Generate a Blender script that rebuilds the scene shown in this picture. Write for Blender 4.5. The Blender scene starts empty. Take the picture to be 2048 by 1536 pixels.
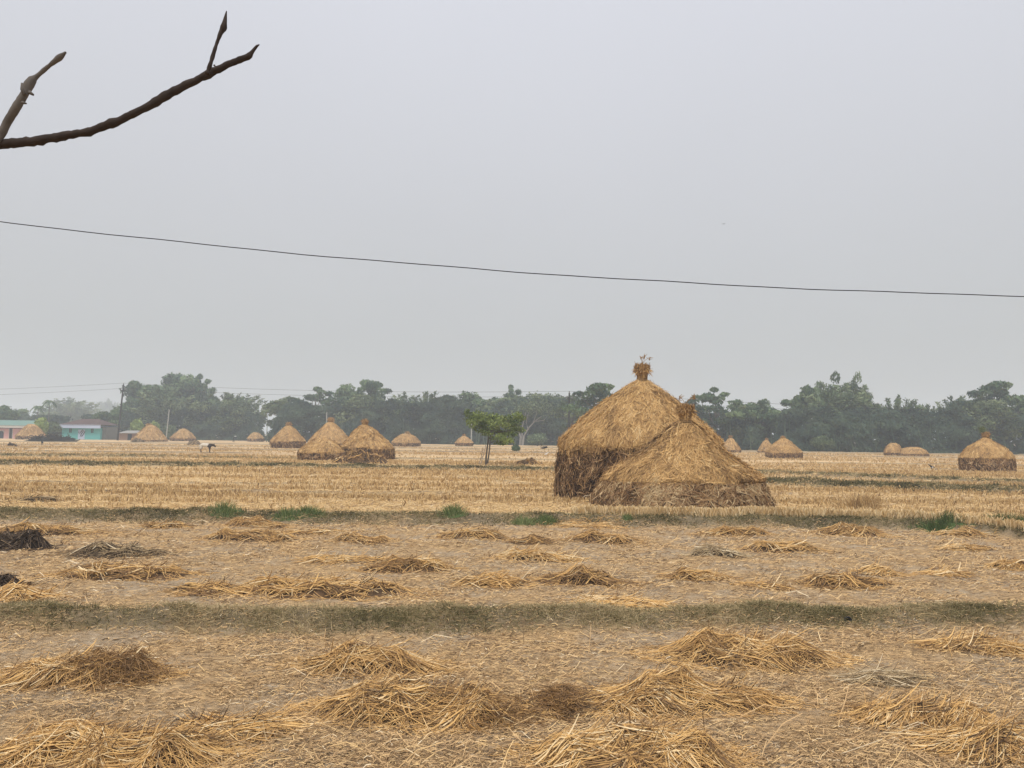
import bpy, math
import numpy as np
from mathutils import Matrix, Vector

S = bpy.context.scene
COL = S.collection
RNG = np.random.default_rng(11)

# ------------------------------------------------------------------ camera, world, sun, exposure
FPX, CX, CY = 1550.0, 1024.0, 768.0            # photograph pixels (2048 x 1536)
CAM = np.array([0.0, 0.0, 2.2])
PITCH, ROLL = math.radians(3.84), math.radians(0.70)
cam_data = bpy.data.cameras.new("camera")
cam = bpy.data.objects.new("camera", cam_data)
COL.objects.link(cam)
cam.matrix_world = Matrix.Translation(Vector(CAM)) @ Matrix.Rotation(math.pi/2 + PITCH, 4, 'X') @ Matrix.Rotation(ROLL, 4, 'Z')
cam_data.sensor_width = 36.0
cam_data.lens = FPX/2048*36.0
cam_data.clip_start = 0.05
cam_data.clip_end = 9000
S.camera = cam

S.view_settings.view_transform = 'Standard'
S.view_settings.look = 'None'
S.view_settings.exposure = 0.4
S.view_settings.gamma = 1.0
S.cycles.max_bounces = 6
S.cycles.diffuse_bounces = 3
S.cycles.use_denoising = True
S.cycles.volume_bounces = 1

SUN_EL, SUN_AZ = math.radians(58), math.radians(205)     # behind the camera, high, veiled
w = bpy.data.worlds.new("World")
S.world = w
w.use_nodes = True
nt = w.node_tree
nt.nodes.clear()
out = nt.nodes.new('ShaderNodeOutputWorld')
bg = nt.nodes.new('ShaderNodeBackground')
sky = nt.nodes.new('ShaderNodeTexSky')
sky.sky_type = 'NISHITA'
sky.sun_disc = False
sky.sun_elevation = SUN_EL
sky.sun_rotation = SUN_AZ
sky.dust_density = 6.0
tc = nt.nodes.new('ShaderNodeTexCoord')
sp = nt.nodes.new('ShaderNodeSeparateXYZ')
ramp = nt.nodes.new('ShaderNodeValToRGB')
el = ramp.color_ramp.elements
el[0].position = 0.0; el[0].color = (0.4129, 0.4189, 0.4129, 1)
el[1].position = 1.0; el[1].color = (1.22, 1.22, 1.26, 1)
for p, c in ((0.12, (0.4242, 0.4303, 0.4318, 1)), (0.30, (0.4833, 0.4886, 0.5114, 1)), (0.50, (0.547, 0.5553, 0.5985, 1))):
    e = el.new(p); e.color = c
for p, c in ((0.68, (.86, .865, .90, 1)),):
    e = el.new(p); e.color = c
nz = nt.nodes.new('ShaderNodeTexNoise')
nz.inputs['Scale'].default_value = 1.6
nz.inputs['Detail'].default_value = 3
mr = nt.nodes.new('ShaderNodeMapRange')
mr.inputs['To Min'].default_value = 9.5
mr.inputs['To Max'].default_value = 10.5
sc_ = nt.nodes.new('ShaderNodeVectorMath'); sc_.operation = 'SCALE'
mix = nt.nodes.new('ShaderNodeMix'); mix.data_type = 'RGBA'
mix.inputs['Factor'].default_value = 0.94
L = nt.links.new
L(tc.outputs['Generated'], sp.inputs[0]); L(sp.outputs['Z'], ramp.inputs['Fac'])
L(tc.outputs['Generated'], nz.inputs['Vector']); L(nz.outputs['Fac'], mr.inputs['Value'])
L(ramp.outputs['Color'], sc_.inputs[0]); L(mr.outputs['Result'], sc_.inputs['Scale'])
L(sky.outputs['Color'], mix.inputs['A']); L(sc_.outputs[0], mix.inputs['B'])
L(mix.outputs['Result'], bg.inputs['Color'])
bg.inputs['Strength'].default_value = 0.1
L(bg.outputs[0], out.inputs['Surface'])

sun_d = bpy.data.lights.new("sun", 'SUN')
sun_d.energy = 1.5
sun_d.angle = math.radians(16)
sun_d.color = (1.0, 0.95, 0.87)
sun = bpy.data.objects.new("sun", sun_d)
COL.objects.link(sun)
# sky azimuth is measured clockwise from +Y; the lamp looks away from the veiled sun
sun_dir = Vector((math.sin(SUN_AZ)*math.cos(SUN_EL), math.cos(SUN_AZ)*math.cos(SUN_EL), math.sin(SUN_EL)))
sun.rotation_euler = sun_dir.to_track_quat('Z', 'Y').to_euler()
sun.location = (0, -20, 60)

HAZE_DENSITY = 0.0014

# ------------------------------------------------------------------ numeric helpers
MW = np.array(cam.matrix_world.to_3x3())
def ray(px, py):
    d = MW @ np.array([(px-CX)/FPX, (CY-py)/FPX, -1.0])
    return d/d[1]                                   # scaled so that dy = 1
def atY(px, py, Y):
    return CAM + ray(px, py)*Y
def flat(px, py, z=0.0):
    d = ray(px, py)
    return CAM + d*((z-CAM[2])/d[2])

def _h(ix, iy, iz, seed):
    n = (ix*374761393 + iy*668265263 + iz*2147483647 + seed*1274126177) & 0xFFFFFFFF
    n = ((n ^ (n >> 13))*1274126177) & 0xFFFFFFFF
    n = ((n ^ (n >> 16))*2246822519) & 0xFFFFFFFF
    return ((n ^ (n >> 15)) & 0xFFFFFF)/float(0xFFFFFF)
def vn(x, y, z=0.0, seed=0):
    """value noise in 0..1"""
    x, y, z = np.broadcast_arrays(np.asarray(x, float), np.asarray(y, float), np.asarray(z, float))
    ix, iy, iz = np.floor(x).astype(np.int64), np.floor(y).astype(np.int64), np.floor(z).astype(np.int64)
    fx, fy, fz = x-ix, y-iy, z-iz
    fx, fy, fz = fx*fx*(3-2*fx), fy*fy*(3-2*fy), fz*fz*(3-2*fz)
    r = 0
    for a in (0, 1):
        for b in (0, 1):
            for c in (0, 1):
                r = r + (fx if a else 1-fx)*(fy if b else 1-fy)*(fz if c else 1-fz)*_h(ix+a, iy+b, iz+c, seed)
    return r
def fbm(x, y, z=0.0, seed=0, o=3):
    r, a, t = 0, 1.0, 0
    for k in range(o):
        r = r + a*vn(np.asarray(x)*2**k, np.asarray(y)*2**k, np.asarray(z)*2**k, seed+k); t += a; a *= .5
    return r/t
def sstep(a, b, x):
    t = np.clip((x-a)/(b-a), 0, 1); return t*t*(3-2*t)
def nrm(v):
    return v/np.maximum(np.linalg.norm(v, axis=-1, keepdims=True), 1e-9)

# ------------------------------------------------------------------ terrain: paddies stepped by low earth bunds
def poly(pts, z):
    w_ = np.array([flat(a, b, z) for a, b in pts]); o = np.argsort(w_[:, 0]); return w_[o, 0], w_[o, 1]
B1 = poly([(-900, 1228), (-200, 1232), (0, 1231), (500, 1238), (900, 1236), (1050, 1234), (1500, 1228), (2048, 1228), (2900, 1236)], 0.1)
B2 = poly([(-1500, 1034), (0, 1034), (400, 1035), (800, 1041), (1200, 1044), (1600, 1048), (1850, 1052), (1960, 1062), (2060, 1074), (2300, 1090), (3000, 1096)], 0.12)
def lvl(x, y):
    b1, b2 = np.interp(x, *B1), np.interp(x, *B2)
    return 0.06*sstep(-.25, .15, y-b1) + 0.16*sstep(-.5, .1, y-b2)
# (polyline, height, half width, world x range, grass amount)
FARZ = 0.22
BUNDS = [
    (B1, .12, .24, None, .9), (B2, .07, .38, None, .95),
    (poly([(1300, 968), (1560, 970), (1800, 980), (2048, 988), (2600, 1004)], FARZ), .20, .8, (1480, 980, 3000), 1.0),
    (poly([(1300, 946), (1540, 948), (1750, 957), (2048, 968), (2600, 984)], FARZ), .14, .9, (1500, 950, 3000), .9),
    (poly([(-800, 926), (0, 929), (500, 934), (900, 940), (1100, 943), (1500, 948)], FARZ), .16, .9, (-800, 930, 1120), .9),
    (poly([(-800, 908), (0, 912), (500, 916), (560, 917)], FARZ), .12, 1.4, (-800, 912, 420), .75),
    (poly([(860, 944), (960, 958), (1040, 968), (1110, 978)], FARZ), .10, .6, (900, 960, 1110), .6),
    (poly([(-800, 890), (0, 896), (600, 901), (1100, 906)], FARZ), .12, 1.5, None, .8),
    (poly([(-400, 879), (600, 890), (1200, 897), (2048, 912), (2600, 920)], FARZ), .14, 2.4, None, .85),
    (poly([(1400, 925), (1800, 928), (2400, 936)], FARZ), .08, 1.2, (1600, 928, 3000), .75),
    (poly([(700, 917), (1100, 920), (1300, 921)], FARZ), .09, 1.2, (760, 918, 1300), .8),
    (poly([(-800, 897), (0, 902), (700, 908)], FARZ), .09, 1.1, (-800, 902, 560), .8),
    (poly([(-800, 884), (0, 889), (1100, 900)], FARZ), .12, 2.0, None, .7),
    (poly([(1500, 932), (2400, 948)], FARZ), .08, .7, (1590, 934, 1950), .8),
    (poly([(-800, 966), (0, 966), (1000, 972)], FARZ), .08, .3, (-800, 966, 980), .6),  # stubble row ledge; grass amount paints the shaded gaps between stalk clumps
    (poly([(-800, 984), (0, 984), (1000, 990)], FARZ), .08, .26, (-800, 984, 980), .55),  # second row ledge, gap shade painted through its grass amount
]
def bund(x, y):
    h, g = np.zeros(np.shape(x)), np.zeros(np.shape(x))
    for i, (pl, hh, ww, rng, gr) in enumerate(BUNDS):
        m = 1.0
        if rng:
            xa, xb = flat(rng[0], rng[1], FARZ)[0], flat(rng[2], rng[1], FARZ)[0]
            m = sstep(xa-1.5, xa+1.5, x)*(1-sstep(xb-1.5, xb+1.5, x))
        wob = (vn(x*.7, i*7.3, 0, 3)-.5)*ww*.7
        d = (y-np.interp(x, *pl)-wob)/ww
        e = np.exp(-d*d)*m
        h = h + hh*e*(.45+.7*vn(x*1.3, y*1.3, 0, 20+i)+.5*vn(x*4, y*4, 0, 50+i))
        g = np.maximum(g, np.exp(-(d*.85)**4)*m*gr*(.55+.6*vn(x*1.1, y*2.0, 0, 40+i)))
    return h, g
def gz0(x, y):
    h, _ = bund(x, y)
    near = 1-sstep(18, 45, y)
    n = (fbm(x*1.1, y*1.1, 0, 5, 3)-.5)*.09 + (fbm(x*4, y*4, 0, 9, 2)-.5)*.06*near + (vn(x*15, y*15, 0, 12)-.5)*.014*near
    return lvl(x, y) + h + n*(.5+.5*near)
def gz(x, y):
    return gz0(np.atleast_1d(np.asarray(x, float)), np.atleast_1d(np.asarray(y, float)))
def gz1(x, y):
    return float(gz(x, y)[0])
def at(px, py):
    z = 0.05 if py > 1040 else FARZ
    for _ in range(8):
        p = flat(px, py, z); z = .5*z+.5*gz1(p[0], p[1])
    return np.array([p[0], p[1], gz1(p[0], p[1])])
def onground(px, Y, py=900):
    x = (CAM+ray(px, py)*Y)[0]
    return np.array([x, Y, gz1(x, Y)])

# ------------------------------------------------------------------ materials
def new_mat(name):
    m = bpy.data.materials.new(name); m.use_nodes = True
    n = m.node_tree; b = n.nodes['Principled BSDF']
    b.inputs['Specular IOR Level'].default_value = 0.15
    b.inputs['Roughness'].default_value = 0.85
    return m, n, b
def ramp_node(n, stops):
    r = n.nodes.new('ShaderNodeValToRGB'); e = r.color_ramp.elements
    e[0].position, e[0].color = stops[0][0], (*stops[0][1], 1)
    e[1].position, e[1].color = stops[-1][0], (*stops[-1][1], 1)
    for p, c in stops[1:-1]:
        k = e.new(p); k.color = (*c, 1)
    return r
def noise_node(n, scale, detail=3, vec=None, rough=.6):
    t = n.nodes.new('ShaderNodeTexNoise'); t.inputs['Scale'].default_value = scale
    t.inputs['Detail'].default_value = detail; t.inputs['Roughness'].default_value = rough
    if vec is not None: n.links.new(vec, t.inputs['Vector'])
    return t.outputs['Fac']
def math_node(n, op, a, b=None, clamp=False):
    t = n.nodes.new('ShaderNodeMath'); t.operation = op; t.use_clamp = clamp
    for k, v in enumerate((a, b)):
        if v is None: continue
        if isinstance(v, (int, float)): t.inputs[k].default_value = v
        else: n.links.new(v, t.inputs[k])
    return t.outputs[0]
def mixc(n, f, a, b):
    t = n.nodes.new('ShaderNodeMix'); t.data_type = 'RGBA'
    for nm, v in (('Factor', f), ('A', a), ('B', b)):
        if isinstance(v, tuple): t.inputs[nm].default_value = (*v, 1)
        elif isinstance(v, (int, float)): t.inputs[nm].default_value = v
        else: n.links.new(v, t.inputs[nm])
    return t.outputs['Result']
def attr(n, name):
    t = n.nodes.new('ShaderNodeAttribute'); t.attribute_name = name; return t.outputs['Fac']
def mapped(n, sx, sy, sz, obj=True):
    tcn = n.nodes.new('ShaderNodeTexCoord'); mp = n.nodes.new('ShaderNodeMapping')
    mp.inputs['Scale'].default_value = (sx, sy, sz)
    n.links.new(tcn.outputs['Object'], mp.inputs['Vector']); return mp.outputs['Vector']
def tint_mat(name, stops, nscale=9.0, namp=.22, rough=.85, spec=.12, trans=0):
    """colour from the per-strand value 'tint' plus a little noise"""
    m, n, b = new_mat(name)
    f = noise_node(n, nscale, 3, mapped(n, 1, 1, 1))
    v = math_node(n, 'ADD', attr(n, 'tint'), math_node(n, 'MULTIPLY', math_node(n, 'SUBTRACT', f, .5), namp*2))
    r = ramp_node(n, stops); n.links.new(v, r.inputs['Fac'])
    n.links.new(r.outputs['Color'], b.inputs['Base Color'])
    b.inputs['Roughness'].default_value = rough; b.inputs['Specular IOR Level'].default_value = spec
    if trans:
        tr = n.nodes.new('ShaderNodeBsdfTranslucent'); mx = n.nodes.new('ShaderNodeMixShader')
        n.links.new(r.outputs['Color'], tr.inputs['Color']); mx.inputs['Fac'].default_value = trans
        n.links.new(b.outputs[0], mx.inputs[1]); n.links.new(tr.outputs[0], mx.inputs[2])
        n.links.new(mx.outputs[0], n.nodes['Material Output'].inputs['Surface'])
    return m
def plain_mat(name, col, col2=None, scale=6.0, rough=.8, metal=0, bump=0):
    m, n, b = new_mat(name)
    col2 = col2 or tuple(c*.75 for c in col)
    f = noise_node(n, scale, 4, mapped(n, 1, 1, 1))
    n.links.new(mixc(n, f, col2, col), b.inputs['Base Color'])
    b.inputs['Roughness'].default_value = rough; b.inputs['Metallic'].default_value = metal
    if bump:
        bp = n.nodes.new('ShaderNodeBump'); bp.inputs['Strength'].default_value = bump
        n.links.new(f, bp.inputs['Height']); n.links.new(bp.outputs[0], b.inputs['Normal'])
    return m
M = {}
STRAW = [(0, (.045, .028, .016)), (.22, (.15, .088, .045)), (.42, (.31, .18, .075)), (.60, (.53, .31, .112)), (.80, (.67, .42, .16)), (1, (.73, .57, .34))]
M['straw'] = tint_mat('straw', STRAW, 12, .13, .75, .2)
M['litter'] = tint_mat('chaff', [(0, (.06, .036, .018)), (.3, (.245, .155, .08)), (.6, (.55, .365, .185)), (.85, (.68, .47, .22)), (1, (.74, .61, .42))], 3, .12, .85)
M['old'] = tint_mat('weathered_straw', [(0, (.035, .026, .02)), (.3, (.14, .10, .062)), (.6, (.33, .235, .135)), (.85, (.48, .36, .20)), (1, (.60, .49, .33))], 12, .13)
M['muck'] = tint_mat('rotted_straw', [(0, (.018, .013, .010)), (.4, (.058, .040, .028)), (.7, (.14, .10, .07)), (1, (.30, .23, .16))], 12, .13)
M['cap'] = tint_mat('thatch_straw', [(0, (.12, .072, .036)), (.25, (.28, .172, .08)), (.5, (.50, .31, .132)), (.75, (.65, .42, .18)), (1, (.72, .55, .31))], 3.0, .15, .8)
M['wall'] = tint_mat('brown_straw', [(0, (.022, .013, .009)), (.2, (.085, .05, .029)), (.45, (.25, .15, .078)), (.7, (.42, .262, .13)), (1, (.56, .42, .24))], 4.0, .18, .8)
M['stub'] = tint_mat('stubble', [(0, (.13, .08, .038)), (.4, (.40, .262, .125)), (.7, (.60, .41, .19)), (1, (.70, .55, .33))], 2.0, .14)
M['grass'] = tint_mat('bund_grass', [(0, (.04, .035, .018)), (.3, (.125, .112, .050)), (.52, (.225, .188, .092)), (.72, (.37, .285, .155)), (1, (.52, .40, .24))], 1.5, .2)
M['green'] = tint_mat('green_grass', [(0, (.05, .075, .028)), (.5, (.125, .175, .062)), (1, (.27, .29, .13))], 2.0, .15)
M['leaf_a'] = tint_mat('foliage_green', [(0, (.018, .038, .018)), (.4, (.060, .108, .048)), (.65, (.105, .165, .072)), (1, (.18, .25, .115))], .25, .16, .7, .2, .15)
M['leaf_b'] = tint_mat('foliage_olive', [(0, (.024, .038, .017)), (.4, (.070, .105, .044)), (.65, (.12, .160, .068)), (1, (.19, .23, .110))], .25, .16, .7, .2, .15)
M['leaf_c'] = tint_mat('foliage_bamboo', [(0, (.034, .054, .025)), (.4, (.092, .138, .062)), (.65, (.15, .205, .096)), (1, (.23, .28, .15))], .25, .15, .7, .2, .15)
M['leaf_d'] = tint_mat('foliage_fresh', [(0, (.045, .07, .02)), (.4, (.125, .17, .045)), (.7, (.21, .262, .072)), (1, (.32, .36, .12))], .8, .15, .7, .2, .2)
M['leaf_e'] = tint_mat('foliage_banana', [(0, (.10, .15, .03)), (.5, (.26, .35, .08)), (1, (.42, .48, .16))], .5, .15, .6, .2, .2)
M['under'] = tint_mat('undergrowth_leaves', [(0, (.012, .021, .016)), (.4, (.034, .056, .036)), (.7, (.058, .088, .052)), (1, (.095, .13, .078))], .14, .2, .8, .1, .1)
M['bark'] = plain_mat('bark_grey', (.16, .135, .11), (.07, .058, .048), 3)
M['palebark'] = plain_mat('bark_pale', (.34, .32, .29), (.20, .18, .16), 2)
M['twig'] = plain_mat('bark_dark', (.062, .044, .036), (.02, .015, .012), 22, .8, 0, .6)
M['twig2'] = plain_mat('bark_lichen', (.19, .17, .15), (.055, .045, .04), 18, .85, 0, .6)
M['wire'] = plain_mat('cable_black', (.03, .033, .04), (.02, .022, .026), 5, .5)
M['pole'] = plain_mat('pole_dark', (.03, .028, .028), (.02, .018, .018), 4)
M['concrete'] = plain_mat('concrete_pale', (.42, .43, .40), (.32, .33, .31), 3)
M['teal'] = plain_mat('wall_teal', (.13, .48, .49), (.11, .42, .43), 1.2)
M['pink'] = plain_mat('wall_pink', (.68, .40, .40), (.60, .34, .34), 1.0)
M['fascia'] = plain_mat('fascia_blue', (.50, .57, .74), (.44, .51, .68), 2)
M['white'] = plain_mat('painted_white', (.62, .60, .56), (.50, .47, .43), 2)
M['roofred'] = plain_mat('roof_rust', (.105, .062, .055), (.075, .046, .042), 1.0)
M['roofgreen'] = plain_mat('roof_green', (.16, .26, .225), (.13, .22, .19), 1.0)
M['dark'] = plain_mat('opening_dark', (.03, .03, .035), (.02, .02, .022), 3)
M['maroon'] = plain_mat('band_maroon', (.16, .04, .045), (.12, .03, .035), 3)
M['tin'] = plain_mat('roof_tin', (.36, .35, .33), (.22, .20, .18), 1.2, .6)
M['brickwall'] = plain_mat('shed_wall', (.34, .22, .16), (.26, .17, .13), 1.5)
M['grey'] = plain_mat('wall_grey', (.20, .20, .19), (.15, .15, .145), 1.5)
M['brush'] = plain_mat('brushwood', (.05, .043, .038), (.022, .019, .017), 6)
M['birddark'] = plain_mat('feather_dark', (.02, .02, .022), (.014, .014, .016), 8)
M['birdwhite'] = plain_mat('feather_white', (.75, .74, .70), (.62, .60, .56), 8)

# ------------------------------------------------------------------ mesh helpers
def mesh_np(name, V, F, mat, tint=None, smooth=False):
    """F: list of (n,k) index arrays"""
    V = np.ascontiguousarray(V, dtype=np.float32).reshape(-1, 3)
    F = [np.asarray(f, dtype=np.int32) for f in (F if isinstance(F, list) else [F]) if len(f)]
    me = bpy.data.meshes.new(name)
    me.vertices.add(len(V)); me.vertices.foreach_set('co', V.ravel())
    loops = np.concatenate([f.ravel() for f in F]); sizes = np.concatenate([np.full(len(f), f.shape[1], np.int32) for f in F])
    me.loops.add(len(loops)); me.loops.foreach_set('vertex_index', loops)
    me.polygons.add(len(sizes))
    me.polygons.foreach_set('loop_start', np.concatenate([[0], np.cumsum(sizes)[:-1]]).astype(np.int32))
    me.polygons.foreach_set('loop_total', sizes)
    me.polygons.foreach_set('use_smooth', np.full(len(sizes), smooth, dtype=bool))
    me.update(calc_edges=True)
    if tint is not None:
        a = me.attributes.new('tint', 'FLOAT', 'POINT'); a.data.foreach_set('value', np.ascontiguousarray(tint, dtype=np.float32))
    if mat is not None: me.materials.append(mat)
    return me
class MB:
    """collects vertices, faces and tints into one mesh"""
    def __init__(s): s.V, s.F, s.T, s.n = [], [], [], 0
    def add(s, V, F, T=None):
        V = np.asarray(V, float).reshape(-1, 3)
        for f in (F if isinstance(F, list) else [F]):
            if len(f): s.F.append(np.asarray(f)+s.n)
        s.V.append(V); s.T.append(np.full(len(V), .5) if T is None else np.broadcast_to(np.asarray(T, float), (len(V),)))
        s.n += len(V)
    def mesh(s, name, mat, smooth=False):
        return mesh_np(name, np.concatenate(s.V), s.F, mat, np.concatenate(s.T), smooth)
    def box(s, x0, x1, y0, y1, z0, z1, T=.5):
        V = [(x0,y0,z0),(x1,y0,z0),(x1,y1,z0),(x0,y1,z0),(x0,y0,z1),(x1,y0,z1),(x1,y1,z1),(x0,y1,z1)]
        s.add(V, [np.array([(0,3,2,1),(4,5,6,7),(0,1,5,4),(1,2,6,5),(2,3,7,6),(3,0,4,7)])], T)
    def tube(s, P, R, k=8, T=.5):
        V, F = tubes(np.asarray(P, float)[None], np.asarray(R, float)[None], k, cap=True); s.add(V, F, T)
def link(name, me, parent=None, loc=(0, 0, 0), label=None, cat=None, group=None, kind=None):
    o = bpy.data.objects.new(name, me); COL.objects.link(o); o.location = loc
    if parent is not None: o.parent = parent
    return tag(o, label, cat, group, kind)
def tag(o, label=None, cat=None, group=None, kind=None):
    for k, v in (('label', label), ('category', cat), ('group', group), ('kind', kind)):
        if v: o[k] = v
    return o
def empty(name, loc, label, cat, group=None):
    return link(name, None, None, loc, label, cat, group)
def copy_tree(o):
    c = o.copy(); COL.objects.link(c)
    for ch in [q for q in o.children]:
        d = ch.copy(); COL.objects.link(d); d.parent = c
    return c
def ribbons(P, W, nrmv):
    """P (N,K,3) paths, W (N,K) or (N,1) widths, nrmv (N,3) facing -> flat strips"""
    N, K, _ = P.shape
    W = np.broadcast_to(W, (N, K))
    T = nrm(P[:, -1]-P[:, 0]); sd = nrm(np.cross(T, nrmv))
    V = np.stack([P - sd[:, None]*W[..., None]/2, P + sd[:, None]*W[..., None]/2], 2).reshape(-1, 3)
    b = (np.arange(N)*2*K)[:, None] + (np.arange(K-1)*2)[None]
    F = np.stack([b, b+1, b+3, b+2], -1).reshape(-1, 4)
    return V, F
def tubes(P, R, k=3, cap=False):
    N, K, _ = P.shape
    R = np.broadcast_to(R, (N, K))
    T = np.gradient(P, axis=1); T = nrm(T)
    ref = np.where(np.abs(T[:, :1, 2:3]) > .9, np.array([1., 0, 0]), np.array([0, 0, 1.]))
    A = nrm(np.cross(T, np.broadcast_to(ref, T.shape))); B = np.cross(T, A)
    an = np.arange(k)/k*2*np.pi
    V = P[:, :, None] + R[:, :, None, None]*(np.cos(an)[:, None]*A[:, :, None] + np.sin(an)[:, None]*B[:, :, None])
    V = V.reshape(-1, 3)
    i, j, q = np.meshgrid(np.arange(N), np.arange(K-1), np.arange(k), indexing='ij')
    a = (i*K+j)*k+q; b2 = (i*K+j)*k+(q+1) % k
    F = [np.stack([a, b2, b2+k, a+k], -1).reshape(-1, 4)]
    if cap:
        F.append((np.arange(N)*K*k)[:, None]+np.arange(k)[::-1][None]); F.append((np.arange(N)*K*k+(K-1)*k)[:, None]+np.arange(k)[None])
    return V, F
def rep(t, n): return np.repeat(t, n)
def lathe(prof, n=40, cap_top=True):
    prof = np.asarray(prof, float); a = np.arange(n)/n*2*np.pi
    V = np.stack([prof[:, None, 0]*np.cos(a), prof[:, None, 0]*np.sin(a), np.broadcast_to(prof[:, None, 1], (len(prof), n))], -1)
    i, j = np.meshgrid(np.arange(len(prof)-1), np.arange(n), indexing='ij')
    F = [np.stack([i*n+j, i*n+(j+1) % n, (i+1)*n+(j+1) % n, (i+1)*n+j], -1).reshape(-1, 4)]
    if cap_top: F.append(((len(prof)-1)*n+np.arange(n))[None])
    return V, F

# ------------------------------------------------------------------ ground sheet
def build_ground():
    xs = 8*np.sinh(np.arange(-6.2, 6.2001, .0165))
    ys = 9+8*np.sinh(np.arange(-4.3, 6.2001, .0125))
    X, Y = np.meshgrid(xs, ys)
    Z = gz0(X, Y)
    h, g = bund(X, Y)
    b2 = np.interp(X, *B2)
    ny, nx = X.shape
    i = np.arange(ny-1)[:, None]*nx+np.arange(nx-1)[None]
    F = np.stack([i, i+1, i+1+nx, i+nx], -1).reshape(-1, 4)
    m, n, b = new_mat('field_ground')
    me = mesh_np('ground', np.stack([X, Y, Z], -1), F, m, None, True)
    stub = sstep(0, .8, Y-b2)*(.55+.45*fbm(X*.05, Y*.35, 0, 61, 3))*(1-.75*sstep(6, 9, X)*sstep(23.5, 25, Y)*(1-sstep(42, 50, Y)))*(1-.5*sstep(.5, .65, fbm(X*.03, Y*.25, 0, 64, 2)))
    for nm, v in (('grass', g), ('stub', stub)):
        a = me.attributes.new(nm, 'FLOAT', 'POINT'); a.data.foreach_set('value', v.ravel().astype(np.float32))
    # material: grey clay under chaff, golden stubble fields, grassy bunds
    v1 = mapped(n, 1, 1, 1); vs = mapped(n, .10, .62, 1); vf = mapped(n, 9, 26, 9); vl = mapped(n, .03, .16, 1)
    clay = ramp_node(n, [(0.28, (.10, .070, .044)), (.43, (.31, .228, .145)), (.55, (.45, .342, .225)), (.72, (.57, .49, .385))])
    n.links.new(noise_node(n, 7, 8, mapped(n, 1, 1.8, 1), .78), clay.inputs['Fac'])
    chaff = ramp_node(n, [(.3, (.09, .055, .028)), (.45, (.345, .225, .115)), (.57, (.58, .385, .19)), (.75, (.68, .50, .285))])
    n.links.new(noise_node(n, 1.0, 6, vf, .75), chaff.inputs['Fac'])
    cm = ramp_node(n, [(.40, (.05,)*3), (.58, (.95,)*3)]); n.links.new(noise_node(n, .9, 4, v1), cm.inputs['Fac'])
    near = mixc(n, cm.outputs['Color'], clay.outputs['Color'], chaff.outputs['Color'])
    gold = ramp_node(n, [(.34, (.24, .165, .10)), (.43, (.41, .28, .16)), (.51, (.60, .415, .215)), (.62, (.63, .46, .265)), (.72, (.40, .32, .21))])
    gs = math_node(n, 'ADD', math_node(n, 'MULTIPLY', noise_node(n, 1.0, 5, vs, .7), .6), math_node(n, 'MULTIPLY', noise_node(n, 1.0, 4, vl, .6), .42))
    n.links.new(gs, gold.inputs['Fac'])
    gr = ramp_node(n, [(.3, (.075, .066, .038)), (.5, (.155, .125, .075)), (.7, (.29, .23, .15))])
    n.links.new(noise_node(n, 3.5, 5, v1, .7), gr.inputs['Fac'])
    c = mixc(n, math_node(n, 'MULTIPLY', attr(n, 'stub'), 1.25, True), near, gold.outputs['Color'])
    gm = math_node(n, 'MULTIPLY', attr(n, 'grass'), math_node(n, 'ADD', .55, noise_node(n, .8, 4, v1)), True)
    c = mixc(n, gm, c, gr.outputs['Color'])
    n.links.new(c, b.inputs['Base Color'])
    b.inputs['Roughness'].default_value = .95
    bp = n.nodes.new('ShaderNodeBump'); bp.inputs['Strength'].default_value = 1.0; bp.inputs['Distance'].default_value = .07
    n.links.new(noise_node(n, 16, 5, v1, .7), bp.inputs['Height']); n.links.new(bp.outputs[0], b.inputs['Normal'])
    link('ground', me, kind='structure')
build_ground()

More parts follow.
